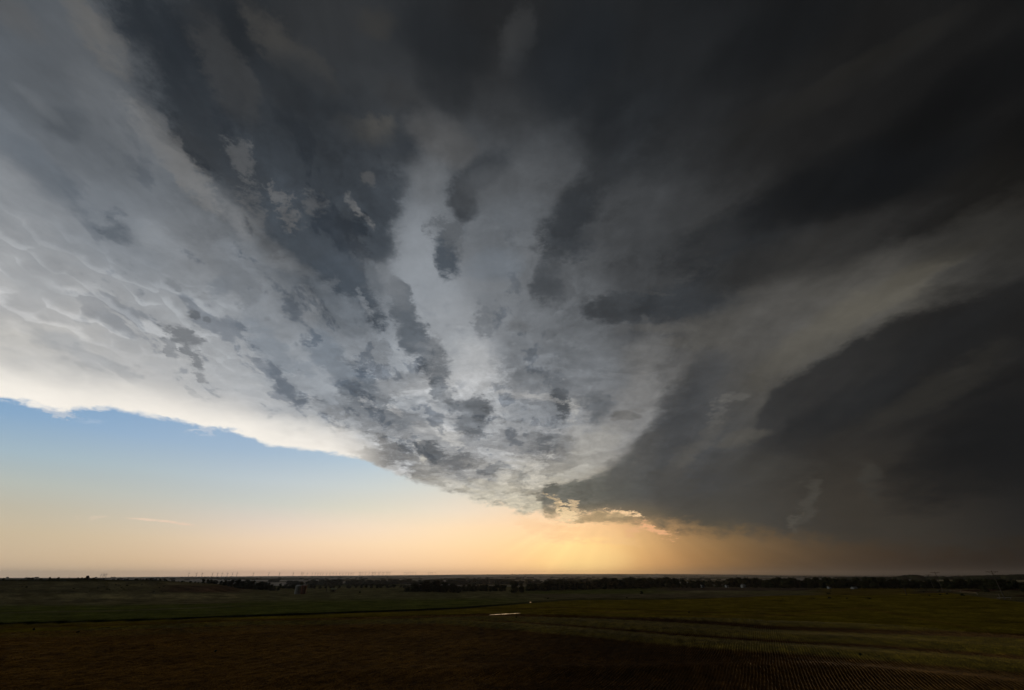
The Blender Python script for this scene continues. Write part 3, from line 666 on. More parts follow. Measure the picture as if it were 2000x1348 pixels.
RIDGE = [(-600,1134),(0,1133),(180,1131),(250,1128.8),(300,1128),(400,1127),(500,1126),(700,1124.4),(900,1122.4),(1100,1121.4),(1300,1121.4),(1450,1122.4),(1550,1123.8),(1700,1124.5),(1850,1124),(2000,1123),(2400,1123)]
_ra = np.array([R(azel(*p)[0]) for p in RIDGE]); _re = np.array([math.tan(R(azel(*p)[1])) for p in RIDGE])
HILLTOP = [(-500,1134),(0,1133),(60,1132.5),(110,1131.8),(150,1131),(180,1131),(230,1134),(270,1133),(310,1134),(350,1137),(390,1139.5),(420,1142),(445,1146),(470,1151),(520,1154),(600,1157)]
_ha = np.array([R(azel(*p)[0]) for p in HILLTOP]); _he = np.array([math.tan(R(azel(*p)[1])) for p in HILLTOP])
TERR = [polar_curve(c) for c in (
    [(-400,1225),(0,1224),(500,1212),(850,1205),(1000,1201),(1200,1208),(1400,1217),(1500,1226),(1700,1232),(2000,1239),(2500,1250)],
    [(-400,1250),(0,1243),(500,1222),(850,1210),(1000,1213),(1150,1225),(1340,1240),(1500,1250),(1700,1260),(2000,1282),(2500,1330)],
    [(-400,1300),(0,1290),(500,1250),(850,1222),(1000,1232),(1100,1240),(1230,1253),(1400,1268),(1600,1280),(1750,1293),(2000,1314),(2500,1360)],
    [(900,1318),(1200,1318),(1400,1314),(1600,1312),(1800,1330),(2000,1350)])]

def height(x, y):
    x = np.asarray(x, float); y = np.asarray(y, float)
    a = np.arctan2(x, y); d = np.hypot(x, y)
    front = sstep(-0.3, 0.1, np.cos(a))
    z = 0.9 * fbm(x / 90, y / 90, 3) * sstep(60, 200, d) * sstep(60000, 300, d) + 6.0 * fbm(x / 700, y / 700, 5) * sstep(600, 2500, d)
    # contour terraces in the crop field: low, long steps
    for i, (ta, td) in enumerate(TERR):
        t = np.interp(a, ta, td)
        w = 0.055 * t
        z = z + (0.0045 * t + 0.15) * np.exp(-((d - t * 1.03) / w) ** 2) * (np.cos(a) > 0)
    # left hill
    crest = 16 + 620 * np.interp(a, _ha, _he)
    prof = sstep(430, 600, d) * sstep(1150, 680, d)
    hm = sstep(R(-19.5), R(-27), a) * sstep(R(-100), R(-70), a)
    z = z + np.clip(crest, 0, 40) * prof * hm * (1 + 0.10 * fbm(x / 45, y / 45, 9) * sstep(640, 560, d))
    # gullied bank on the hill's right shoulder
    z = z - 2.2 * np.exp(-((a - R(-30.5)) / R(1.6)) ** 2) * np.exp(-((d - 545) / 30) ** 2) * hm
    # low mounds in the middle distance
    for px, py, rr, hh in ((640,1160,40,2.0),(780,1157,32,2.6),(820,1160,30,1.6),(700,1162,40,1.2)):
        gx, gy = ground_hit0(px, py)
        z = z + hh * np.exp(-(((x - gx) / rr) ** 2 + ((y - gy) / (rr * .7)) ** 2))
    # rise on the right with the pole line
    z = z + 5.2 * np.exp(-(((x - 330) / 130) ** 2 + ((y - 330) / 150) ** 2))
    z = z + 4.0 * np.exp(-(((x - 560) / 60) ** 2 + ((y - 520) / 90) ** 2))
    # creek valley, then the plain rising to the far ridge
    z = z - 9.0 * sstep(700, 1500, d) * sstep(4500, 2200, d) * front * sstep(R(44), R(30), a)
    rid = 16 + 14000 * np.interp(a, _ra, _re)
    z = z + rid * sstep(5000, 14000, d) ** 1.3 + 5 * fbm(x / 1800, y / 1800, 11) * sstep(5000, 8000, d) * sstep(14000, 11000, d)
    return z

def hz(x, y): return float(height(np.array([x]), np.array([y]))[0])

def place(px, py):
    """first point of the land on the sight line of a photo position"""
    d = direction(px, py)
    ts = np.geomspace(60, 40000, 4000)
    X, Y, Z = d.x * ts, d.y * ts, EYE + d.z * ts
    H = height(X, Y)
    k = np.nonzero(Z < H)[0]
    i = k[0] if len(k) else len(ts) - 1
    return float(X[i]), float(Y[i]), float(H[i])

def at(px, dist):
    """point of the land straight below photo column px at the given ground distance"""
    a = R(azel(px, 1125)[0])
    x, y = math.sin(a) * dist, math.cos(a) * dist
    return x, y, hz(x, y)

# polar sheet, fine towards the view, coarse behind
azs = np.concatenate([np.arange(-180, -58, 4.0), np.arange(-58, 58.01, 0.2), np.arange(62, 180, 4.0)])
rs = np.concatenate([[2.0, 12.0, 30.0, 50.0], np.geomspace(65, 1000, 210), np.geomspace(1010, 16000, 130), np.geomspace(17000, 23500, 8)])
AA, RR = np.meshgrid(np.radians(azs), rs)
GX, GY = np.sin(AA) * RR, np.cos(AA) * RR
GZ = height(GX, GY)
nA, nR = len(azs), len(rs)
idx = np.arange(nA * nR).reshape(nR, nA)
nxt = np.roll(idx, -1, axis=1)
F = np.stack([idx[:-1], idx[1:], nxt[1:], nxt[:-1]], -1).reshape(-1, 4)
V = np.stack([GX, GY, GZ], -1).reshape(-1, 3)
V = np.vstack([V, [[0, 0, float(GZ[0].mean())]]])
ctr = len(V) - 1

# ---- land cover: field colours looked up per place, the far plain paled for haze
def to_photo(V):
    x, y, z = V[:, 0], V[:, 1], V[:, 2] - EYE
    f = y * CT + z * ST; f = np.where(f < 1, 1e9, f)
    return 1000 + FPX * x / f, 674 - FPX * (-y * ST + z * CT) / f
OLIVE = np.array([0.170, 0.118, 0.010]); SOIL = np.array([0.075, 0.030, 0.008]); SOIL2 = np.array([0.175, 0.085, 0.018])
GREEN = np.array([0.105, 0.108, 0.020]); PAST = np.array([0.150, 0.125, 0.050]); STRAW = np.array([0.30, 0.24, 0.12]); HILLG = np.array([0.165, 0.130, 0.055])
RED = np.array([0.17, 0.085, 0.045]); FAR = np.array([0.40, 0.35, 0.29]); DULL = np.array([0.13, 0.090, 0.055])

def cover(V):
    PX, PY = to_photo(V)
    d = np.hypot(V[:, 0], V[:, 1])
    wob = fbm(V[:, 0] / 30, V[:, 1] / 30, 21) * 5 * np.clip(120 / d, 0.1, 1)
    y = PY + wob
    I = lambda pts: np.interp(PX, [p[0] for p in pts], [p[1] for p in pts])
    ditch = I([(-300,1224),(0,1219),(250,1213),(500,1204),(700,1197),(900,1189),(1000,1182),(1040,1178),(1100,1172.5),(1300,1171),(1400,1168),(1540,1163),(1700,1162),(1850,1158),(1960,1172),(2100,1190)])
    c = np.tile(OLIVE, (len(V), 1))
    def put(col, w):
        nonlocal c
        w = np.clip(w, 0, 1)[:, None]
        c = c * (1 - w) + np.asarray(col) * w
    def band(lo, hi, s=1.0): return sstep(lo - s, lo + s, y) * sstep(hi + s, hi - s, y)
    # brown bands between olive bands below the ditch
    b1 = I([(-300,1232),(0,1224),(500,1210),(850,1203),(950,1199),(1100,1202),(1200,1206),(1400,1216),(1500,1224),(1700,1231),(2000,1240)])
    put(SOIL, band(b1 - 1.5, b1 + I([(0,4),(800,5),(1200,5),(2000,9)])) * I([(0,.5),(700,.75),(1500,1),(2000,1)]))
    b0 = I([(-300,1200),(900,1192),(1100,1186),(1400,1196),(1560,1193),(1680,1180),(1660,1174),(2000,1240)])
    put(SOIL, band(b0 - .8, b0 + 1) * 0.7 * sstep(900, 1050, PX) * sstep(1640, 1560, PX))
    put(SOIL2, band(b0 + 6, b0 + 9) * 0.5 * sstep(1000, 1150, PX))
    b2 = I([(850,1210),(1000,1214),(1150,1225),(1340,1239),(1500,1249),(1700,1259),(2000,1281)])
    put(SOIL, band(b2, b2 + I([(900,2),(1300,5),(2000,9)])) * sstep(820, 980, PX))
    b3 = I([(-300,1240),(0,1236),(200,1232),(500,1222),(850,1218),(1000,1232),(1100,1240),(1230,1253),(1400,1268),(1600,1280),(1750,1293),(2000,1314)])
    put(SOIL * 0.7 + SOIL2 * 0.25, sstep(b3 - 1.5, b3 + 2.5, y) * 0.95)
    put(OLIVE * 0.6 + SOIL2 * 0.4, band(b3 + 3, b3 + 12) * sstep(800, 300, PX) * 0.7)
    # above the ditch
    above = sstep(ditch + 0.8, ditch - 0.8, y)
    put(PAST, above)
    put(GREEN, above * sstep(1100, 900, PX) * sstep(I([(0,1180),(500,1172),(900,1168),(1000,1166)]) - 3, I([(0,1186),(500,1180),(900,1174),(1000,1172)]), y))
    put(OLIVE, band(ditch + 0.5, ditch + 3.5, .7) * 0.8)
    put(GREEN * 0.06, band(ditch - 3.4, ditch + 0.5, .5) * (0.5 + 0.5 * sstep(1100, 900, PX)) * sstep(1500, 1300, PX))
    put(GREEN, above * band(1143, 1160, 2) * sstep(1000, 1060, PX) * sstep(1340, 1240, PX) * .8)
    put(DULL, above * band(1160, 1167, 1.5) * sstep(1000, 1080, PX) * .6)
    put(DULL * .75, above * band(1140, 1154, 1) * sstep(1250, 1330, PX) * sstep(1660, 1560, PX))
    put(OLIVE * .55 + SOIL2 * .3, above * sstep(1560, 1640, PX) * sstep(1142, 1144, y) * .85)
    put(STRAW * .8, band(1154.2, 1157, .5) * sstep(1335, 1350, PX) * sstep(1500, 1370, PX) * .8)
    put(STRAW * .45, band(1160.5, 1162, .4) * sstep(1480, 1505, PX) * sstep(1580, 1545, PX))
    # the hill on the left
    hm = sstep(500, 430, PX) * sstep(1186, 1176, y) * (d > 380)
    put(HILLG, hm)
    put(HILLG * 2.2, hm * band(1161, 1169, 4) * np.clip(.5 + 2.5 * fbm(V[:, 0] / 14, V[:, 1] / 14, 31), 0, 1))
    put(GREEN * .15, hm * sstep(1138, 1133.5, y) * .9)
    put(RED * .6, sstep(290, 350, PX) * sstep(520, 440, PX) * band(1143, 1157, 2.5) * .8 * (d > 380))
    put(RED * 1.3, sstep(368, 380, PX) * sstep(418, 400, PX) * band(1147, 1155, 1.5) * np.clip(.2 + 4 * fbm(V[:, 0] / 7, V[:, 1] / 7, 41), 0, 1) * (d > 380))
    put(STRAW * .5, above * band(ditch - 22, ditch - 20, .7) * sstep(700, 350, PX) * .6)
    # right bank
    rb = sstep(1770, 1800, PX) * above * (d < 900)
    put(HILLG * .7, rb); put(RED * .45, rb * sstep(-.02, .12, fbm(V[:, 0] / 30, V[:, 1] / 30, 51)))
    # beyond the tree belts
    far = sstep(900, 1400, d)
    put(FAR, far)  # far plain: haze and low-light sheen put into its base colour
    fields = fbm(V[:, 0] / 500, V[:, 1] / 900, 61, 3)
    put(STRAW * .55, far * sstep(.03, .12, fields)); put(GREEN * .6, far * sstep(-.03, -.14, fields))
    put(STRAW * 1.1, sstep(1700, 1900, PX) * sstep(1800, 2600, d) * sstep(3600, 3000, d))
    return c
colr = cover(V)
dd_ = np.hypot(V[:, 0], V[:, 1])
shade_j = 1 + 0.7 * fbm(V[:, 0] / 9, V[:, 1] / 9, 71, 3) + 0.7 * fbm(np.degrees(np.arctan2(V[:, 0], V[:, 1])) * 1.4, np.log(dd_ + 1) * 30, 72, 3) * sstep(250, 450, dd_)
colr = colr * shade_j[:, None]

gm = bpy.data.materials.new('farmland'); gm.use_nodes = True
q = G(gm.node_tree)
b = gm.node_tree.nodes['Principled BSDF']
geo = q.n('ShaderNodeNewGeometry').outputs['Position']
att = q.n('ShaderNodeAttribute', attribute_name='cover').outputs['Color']
n1 = q.noise(geo, 1.3, 6, 0.72); n2 = q.noise(geo, 0.07, 5, 0.6); n3 = q.noise(geo, 0.35, 4, 0.7)
k = q.m('MULTIPLY', q.rng(n1, 0.3, 0.7, 0.4, 1.7), q.m('MULTIPLY', q.rng(n2, 0.3, 0.7, 0.6, 1.4), q.rng(n3, 0.3, 0.7, 0.65, 1.35)))
q.put(b.inputs['Base Color'], q.v('SCALE', att, k))
b.inputs['Roughness'].default_value = 1.0; b.inputs['Specular IOR Level'].default_value = 0.0
bp = q.n('ShaderNodeBump'); bp.inputs['Strength'].default_value = 0.8; bp.inputs['Distance'].default_value = 0.25
q.put(bp.inputs['Height'], q.m('ADD', n1, q.m('MULTIPLY', n3, .4))); q.put(b.inputs['Normal'], bp.outputs[0])

me = bpy.data.meshes.new('ground')
tri = np.array([[ctr, idx[0][i], nxt[0][i]] for i in range(nA)], np.int32)
nl = F.size + tri.size
me.vertices.add(len(V)); me.vertices.foreach_set('co', V.astype(np.float32).ravel())
F = F[:, ::-1]; tri = tri[:, ::-1] if True else tri
me.loops.add(nl); me.loops.foreach_set('vertex_index', np.concatenate([F.ravel(), tri.ravel()]).astype(np.int32))
me.polygons.add(len(F) + len(tri))
me.polygons.foreach_set('loop_start', np.concatenate([np.arange(len(F)) * 4, len(F) * 4 + np.arange(len(tri)) * 3]).astype(np.int32))
me.polygons.foreach_set('loop_total', np.concatenate([np.full(len(F), 4), np.full(len(tri), 3)]).astype(np.int32))
me.polygons.foreach_set('use_smooth', np.ones(len(F) + len(tri), bool))
me.update(calc_edges=True); me.validate()
ca = me.color_attributes.new('cover', 'FLOAT_COLOR', 'POINT')
ca.data.foreach_set('color', np.concatenate([colr, np.ones((len(V), 1))], 1).astype(np.float32).ravel())
me.materials.append(gm)
tag(link('ground', me), kind='structure')

# ------------------------------------------------------------------ crop rows: low ribs of plants running away from the camera
ROWAZ = R(azel(1492, 1125)[0])
rd = np.array([math.sin(ROWAZ), math.cos(ROWAZ)]); rn = np.array([rd[1], -rd[0]])
SP = 0.56
Vs, Fs, Cs, nv = [], [], [], 0
step = 1.5
S = np.arange(-60, 330, step)
for i in range(-560, 420):
    off = i * SP
    px_, py_ = rd[0] * S + rn[0] * off, rd[1] * S + rn[1] * off
    dd = np.hypot(px_, py_); aa = np.degrees(np.arctan2(px_, py_))
    ok = (dd > 60) & (dd < 215) & (np.abs(aa) < 54)
    if ok.sum() < 4: continue
    i0, i1 = np.nonzero(ok)[0][[0, -1]]
    s = S[i0:i1 + 1]; n = len(s)
    jit = 0.05 * rng_np.randn(n)
    hh = 0.16 + 0.10 * rng_np.rand(n) + 0.05 * np.sin(s * 0.31 + i)
    ww = 0.10 + 0.05 * rng_np.rand(n)
    cx, cy = rd[0] * s + rn[0] * (off + jit), rd[1] * s + rn[1] * (off + jit)
    z = height(cx, cy)
    cv = cover(np.stack([cx, cy, z], -1))
    tt = np.clip((cv[:, 1] / cv[:, 0] - .5) / .2, 0, 1)
    ww = ww * (0.9 + 1.5 * tt); hh = hh * (1 + .5 * tt)
    px_r = to_photo(np.stack([cx, cy, z], -1))[0]
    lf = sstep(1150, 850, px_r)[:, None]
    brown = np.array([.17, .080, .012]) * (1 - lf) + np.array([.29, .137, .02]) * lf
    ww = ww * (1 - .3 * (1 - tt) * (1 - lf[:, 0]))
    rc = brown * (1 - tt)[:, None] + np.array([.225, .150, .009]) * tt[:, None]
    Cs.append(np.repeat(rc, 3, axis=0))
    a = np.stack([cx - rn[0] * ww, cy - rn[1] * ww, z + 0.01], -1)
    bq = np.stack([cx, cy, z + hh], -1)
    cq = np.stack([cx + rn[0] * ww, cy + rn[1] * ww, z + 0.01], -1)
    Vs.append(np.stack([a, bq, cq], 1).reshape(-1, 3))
    k = nv + np.arange(n - 1) * 3
    Fs.append(np.concatenate([np.stack([k, k + 3, k + 4, k + 1], -1), np.stack([k + 1, k + 4, k + 5, k + 2], -1)]))
    nv += 3 * n
mr = bpy.data.materials.new('crop_leaves'); mr.use_nodes = True
q = G(mr.node_tree); b = mr.node_tree.nodes['Principled BSDF']
geo = q.n('ShaderNodeNewGeometry').outputs['Position']
nn = q.noise(geo, 3.0, 4, 0.75); n2 = q.noise(geo, 0.05, 4, 0.6)
cc = q.v('SCALE', q.n('ShaderNodeAttribute', attribute_name='cover').outputs['Color'], q.m('MULTIPLY', q.rng(q.noise(geo, .35, 4, .7), .35, .65, .6, 1.45), q.rng(n2, .35, .65, .75, 1.25)))
q.put(b.inputs['Base Color'], q.v('SCALE', cc, q.rng(nn, .3, .7, .2, 1.8)))
b.inputs['Roughness'].default_value = 0.8; b.inputs['Specular IOR Level'].default_value = 0.1
mrows = mesh_np('crop_rows', np.concatenate(Vs), np.concatenate(Fs), mr)
Cs = np.concatenate(Cs)
ca = mrows.color_attributes.new('cover', 'FLOAT_COLOR', 'POINT')
ca.data.foreach_set('color', np.concatenate([Cs, np.ones((len(Cs), 1))], 1).astype(np.float32).ravel())
tag(link('crop_rows', mrows), 'dark brown and olive rows of young crops across the foreground field', 'crop', kind='stuff')
# ------------------------------------------------------------------ trees
leafm = material('leaves', (0.026, 0.034, 0.013), 0.9, 0.45, 0.8, 0.05, tint=(0.045, 0.042, 0.014))
barkm = material('bark', (0.06, 0.045, 0.03), 0.95, 0.3, 2.0, 0.1, bump=0.3)

def crown_mesh(name, H, W, seed, n=760, leaf=0.60, base=0.12):
    r = np.random.RandomState(seed)
    lobes = []
    nl = r.randint(6, 10)
    for i in range(nl):
        a = r.rand() * 2 * math.pi
        rr = W * 0.30 * math.sqrt(r.rand())
        z = H * (base + 0.12 + (0.92 - base - 0.2) * r.rand() ** 0.8)
        size = W * (0.20 + 0.12 * r.rand()) * (1.15 - 0.45 * z / H)
        lobes.append((rr * math.cos(a), rr * math.sin(a), z, size, size * (0.7 + .4 * r.rand())))
    lobes.append((0, 0, H * 0.5, W * 0.30, H * 0.30))
    lobes.append((0, 0, H * 0.2, W * 0.36, H * 0.20))
    lobes.append((0.1 * W * (r.rand() - .5), 0, H * 0.82, W * 0.17, H * 0.15))
    V, Fq = [], []
    for k in range(n):
        cx, cy, cz, s, sh = lobes[r.randint(len(lobes))]
        d = r.randn(3); d /= np.linalg.norm(d)
        rad = 0.55 + 0.5 * r.rand() ** 0.5
        p = np.array([cx + d[0] * s * rad, cy + d[1] * s * rad, cz + d[2] * sh * rad])
        p[2] = max(p[2], H * 0.06)
        u = r.randn(3); u /= np.linalg.norm(u)
        v = np.cross(u, d + 0.3 * r.randn(3)); v /= np.linalg.norm(v) + 1e-6
        l = leaf * (0.6 + 0.9 * r.rand())
        i = len(V)
        V += [p - u * l * .5, p + v * l * .42, p + u * l * .55, p - v * l * .38]
        Fq.append((i, i + 1, i + 2, i + 3))
    # dense inner foliage so that the crown is not see-through everywhere
    for cx, cy, cz, s, sh in lobes:
        i = len(V)
        m, kk = 7, 5
        for a in range(1, kk):
            for b_ in range(m):
                th, ph = math.pi * a / kk, 2 * math.pi * b_ / m
                j = 0.62 + 0.18 * r.rand()
                V.append(np.array([cx + s * j * math.sin(th) * math.cos(ph), cy + s * j * math.sin(th) * math.sin(ph), max(cz + sh * j * math.cos(th), H * .05)]))
        for a in range(kk - 2):
            for b_ in range(m):
                Fq.append((i + a * m + b_, i + a * m + (b_ + 1) % m, i + (a + 1) * m + (b_ + 1) % m, i + (a + 1) * m + b_))
    return mesh_np(name, np.array(V), np.array(Fq), leafm)

def tube(V, Fq, p0, p1, r0, r1, m=6):
    p0, p1 = Vector(p0), Vector(p1)
    d = (p1 - p0).normalized()
    a = d.orthogonal().normalized(); c = d.cross(a)
    i = len(V)
    for p, rr in ((p0, r0), (p1, r1)):
        for k in range(m):
            t = 2 * math.pi * k / m
            V.append(tuple(p + (a * math.cos(t) + c * math.sin(t)) * rr))
    for k in range(m):
        Fq.append((i + k, i + (k + 1) % m, i + m + (k + 1) % m, i + m + k))
    Fq.append(tuple(i + m + k for k in range(m)))
    Fq.append(tuple(i + m - 1 - k for k in range(m)))

def trunk_mesh(name, H, W, seed):
    r = random.Random(seed)
    V, Fq = [], []
    tube(V, Fq, (0, 0, -0.4), (0.1, 0, H * .35), H * .035, H * .024)
    tube(V, Fq, (0.1, 0, H * .35), (0, .1, H * .72), H * .024, H * .008)
    for k in range(5):
        a = 2 * math.pi * k / 5 + r.random()
        z0 = H * (.22 + .08 * k)
        tube(V, Fq, (0.05, 0, z0), (W * .32 * math.cos(a), W * .32 * math.sin(a), z0 + H * .22), H * .012, H * .004, 5)
    return mesh_of(name, V, Fq, barkm)

PROTO = []
for k, (H, W) in enumerate([(10, 9), (10, 12), (10, 10.5), (10, 8), (10, 14), (10, 11)]):
    PROTO.append((crown_mesh('crown_%s' % 'abcdef'[k], H, W, 100 + k), trunk_mesh('trunk_%s' % 'abcdef'[k], H, W, 50 + k)))
BUSH = [crown_mesh('bush_crown_%s' % 'abc'[k], 2.0, 3.0, 300 + k, 160, 0.30, 0.0) for k in range(3)]

def tree(x, y, z, H, label, group=None, name='broadleaf_tree', wide=1.0):
    k = random.randrange(6)
    t = empty(name, (x, y, z), random.random() * 6.28)
    s = H / 10.0
    w_ = wide * random.uniform(1.15, 1.6)
    t.scale = (s * w_, s * w_, s)
    tag(t, label, 'tree', group)
    link('crown', PROTO[k][0], t); link('trunk', PROTO[k][1], t)
    return t

def belt(tops, dist, n, label, group, Hmin=5, depth=25, wide=1.0, name='broadleaf_tree'):
    """trees between two photo columns; their tops follow the skyline given as photo points"""
    x0, x1 = tops[0][0], tops[-1][0]
    for i in range(n):
        px = x0 + (x1 - x0) * (i + random.uniform(.1, .9)) / n
        d0 = dist(px) if callable(dist) else dist
        d = d0 + random.uniform(-.2, 1) * depth
        x, y, z = at(px, d)
        top = np.interp(px, [p[0] for p in tops], [p[1] for p in tops])
        zt = EYE + d * math.tan(R(azel(px, top)[1]))
        H = max(Hmin, (zt - z)) * random.choice([1.0, .97, .8, 1.06, .88])
        part_ = ('left part', 'middle', 'right part')[min(2, int(3 * i / n))]
        tree(x, y, z - .2, H, label + ', ' + part_, group, name, wide)

belt([(398,1134),(412,1132),(430,1134),(437,1133.5),(450,1131),(475,1129.5),(490,1132),(505,1134),(522,1134),(538,1140),(552,1148)], 640, 22,
     'dark tree of the skyline clump right of the left hill', 'trees in the clump behind the left hill', wide=.95)
belt([(545,1139),(570,1141),(590,1136),(600,1140),(640,1143),(700,1141),(745,1139),(760,1141),(800,1143)], 760, 26,
     'dark tree of the low ragged line behind the storage tanks', 'trees in the low line behind the tanks', 4, 40)
belt([(796,1143),(815,1138),(835,1134),(850,1133),(862,1136),(875,1134),(884,1139),(902,1145)], 525, 17,
     'tall black-green tree of the rounded clump left of centre', 'trees in the rounded clump left of centre', wide=1.0, depth=18)
belt([(900,1143),(915,1140),(935,1142),(955,1140),(975,1142),(990,1142)], 570, 15,
     'small tree of the low dark hedge right of the rounded clump', 'trees in the low hedge left of centre', 4)
x, y, z = at(1003, 515)
tree(x, y, z - .2, 11.5, 'large round tree standing forward of the belt, just left of the bright pond gap', name='round_tree', wide=1.1)
x, y, z = at(1018, 525)
tree(x, y, z - .2, 9.5, 'smaller rounded tree against the right side of the large forward tree', name='round_tree', wide=.8)
belt([(1028,1140),(1050,1138),(1070,1135),(1090,1133),(1110,1134),(1130,1136),(1150,1134),(1165,1132),(1180,1129),(1210,1126.5),(1240,1128),(1262,1128)], lambda p: np.interp(p, [1028, 1262], [560, 740]), 36,
     'dark tree of the central belt rising right of the forward tree', 'trees in the central belt', depth=30, wide=1.25)
belt([(1258,1131),(1275,1128),(1290,1129),(1306,1125),(1318,1129),(1340,1131),(1352,1129),(1366,1131)], 790, 14,
     'tall dark tree of the humped clump right of the sunset glow', 'trees in the humped clump under the glow', depth=25)
belt([(1362,1134),(1390,1133),(1420,1129),(1450,1127),(1465,1129),(1485,1127),(1500,1130)], 930, 18,
     'dark tree of the thin belt around the white farmhouse', 'trees around the white buildings', depth=40)
belt([(1498,1131),(1520,1127),(1545,1128),(1560,1129),(1575,1126),(1600,1128),(1625,1129),(1650,1128),(1680,1130)], 900, 28,
     'black tree of the long belt right of the white farmhouse', 'trees in the right-hand belt', depth=40)
belt([(1680,1129),(1720,1126.5),(1730,1129),(1760,1130),(1800,1131),(1830,1132),(1860,1130),(1900,1130),(1930,1131)], 900, 32,
     'black tree of the belt behind the utility poles', 'trees behind the utility poles', depth=40)
belt([(1925,1131),(1945,1130),(1960,1132),(1980,1134),(2000,1135),(2040,1136)], 720, 12,
     'dark tree below the pale wheat strip at the right edge', 'trees at the right edge', depth=30)
# greyer belts deeper in the creek valley
belt([(560,1134),(620,1132),(700,1130.5),(760,1130.5),(800,1131),(860,1131.5),(900,1130),(960,1130.5),(1000,1132),(1060,1131),(1120,1131),(1180,1130)], 1500, 60,
     'hazy grey-green tree of the wooded valley behind the nearer clumps', 'trees in the hazy creek valley', 8, 200, 1.9)
for px, d in ((531,2300),(538,2330),(541,2330),(546,2310)):
    x, y, z = at(px, d)
    tree(x, y, z, 15, 'small dark tree of a group standing on the pale plain behind the left clump', 'lone trees on the pale plain', wide=1.0)

# woods too far to tell trees apart
def wood(name, spots, label):
    r = np.random.RandomState(17)
    Vs, Fs, nv = [], [], 0
    for (x, y, z, H, W) in spots:
        m, kk = 6, 4
        P = [(0, 0, H)]
        for a in range(1, kk):
            for b_ in range(m):
                th, ph = math.pi * .62 * a / (kk - 1), 2 * math.pi * (b_ + .5 * (a % 2)) / m
                j = .8 + .4 * r.rand()
                P.append((W * .5 * math.sin(th) * math.cos(ph) * j, W * .5 * math.sin(th) * math.sin(ph) * j, H * (.38 + .62 * math.cos(th)) * (1 if a < kk - 1 else 0)))
        P = np.array(P) + np.array([x, y, z])
        Fk = [(0, 1 + b_, 1 + (b_ + 1) % m, 1 + (b_ + 1) % m) for b_ in range(m)]
        for a in range(kk - 2):
            for b_ in range(m):
                Fk.append((1 + a * m + b_, 1 + a * m + (b_ + 1) % m, 1 + (a + 1) * m + (b_ + 1) % m, 1 + (a + 1) * m + b_))
        Vs.append(P); Fs += [tuple(q + nv for q in f) for f in Fk]; nv += len(P)
    V = np.concatenate(Vs)
    tris = []
    for f in Fs:
        if f[2] == f[3]: tris.append(f[:3])
        else: tris += [(f[0], f[1], f[2]), (f[0], f[2], f[3])]
    me = mesh_np(name, V, np.array(tris), leafm)
    tag(link(name, me), label, 'wood', kind='stuff')
spots = []
for i in range(1500):
    px = random.uniform(-60, 2060); d = random.choice([2600, 3300, 4200, 5600, 7200, 9500, 12500]) * random.uniform(.93, 1.07)
    x, y, z = at(px, d)
    if fbm(np.array([x / 900.]), np.array([d / 500.]), 81)[0] < .02: continue
    spots.append((x, y, z - 1, random.uniform(5, 11), random.uniform(12, 40)))
wood('distant_woods', spots, 'thin lines of tiny hazy trees scattered over the far plain')
spots = []
for i in range(420):
    px = random.uniform(1640, 2060); d = random.uniform(3400, 4600)
    x, y, z = at(px, d)
    top = np.interp(px, [1640,1755,1762,1775,1795,1800,1840,1850,1900,1960,2000], [1126,1125.5,1123,1121.5,1122,1125.5,1124.5,1125,1123.5,1121.5,1120.5])
    zt = EYE + d * math.tan(R(azel(px, top)[1]))
    spots.append((x, y, z - 2, max(6, zt - z) * random.uniform(.8, 1.03), random.uniform(25, 60)))
wood('wooded_ridge', spots, 'low dark wooded ridge on the skyline behind the utility poles')

# hedge of scrub along the crest of the left hill and low bushes
def bush(x, y, z, s, label, group=None, name='bush', flat=1.0):
    t = empty(name, (x, y, z - .1), random.random() * 6.28)
    t.scale = (s, s, s * flat)
    tag(t, label, 'bush', group)
    link('foliage', random.choice(BUSH), t)
    return t
for i in range(70):
    px = random.uniform(-10, 465) if i > 25 else random.uniform(225, 420)
    x, y, z = at(px, 640 + random.uniform(-15, 25))
    bush(x, y, z, random.uniform(.35, .95), 'low scrub bush on the crest of the left hill', 'scrub along the crest of the left hill', 'scrub_bush')
x, y, z = at(173, 640); bush(x, y, z, 1.3, 'tallest scrub bush on the skyline of the left hill', flat=1.2)
for i in range(26):
    x, y, z = place(random.uniform(20, 330), random.uniform(1142, 1158))
    bush(x, y, z, random.uniform(.3, .7), 'small dark bush dotted on the face of the left hill', 'bushes on the face of the left hill', 'hill_bush', .7)
x, y, z = place(1253, 1160.5); bush(x, y, z, 1.45, 'single dark bush alone in the green field right of centre', flat=1.0)
x, y, z = place(703, 1158.5); bush(x, y, z, .85, 'black low bush on the brown mound right of the storage tanks')
x, y, z = place(1998, 1156); bush(x, y, z, 1.5, 'dark round bush cut by the right edge of the view', flat=1.2)
x, y, z = place(1925, 1156); bush(x, y, z, 3.3, 'broad pale-topped bush left of the nearest utility pole', flat=.85)
x, y, z = place(1618, 1160); bush(x, y, z, 1.3, 'flat dark bush in the dim pasture under the right-hand belt', flat=.4)
x, y, z = place(1346, 1197); bush(x, y, z, .35, 'tiny dark weed clump in the olive field below the pale strip', name='weed_clump')
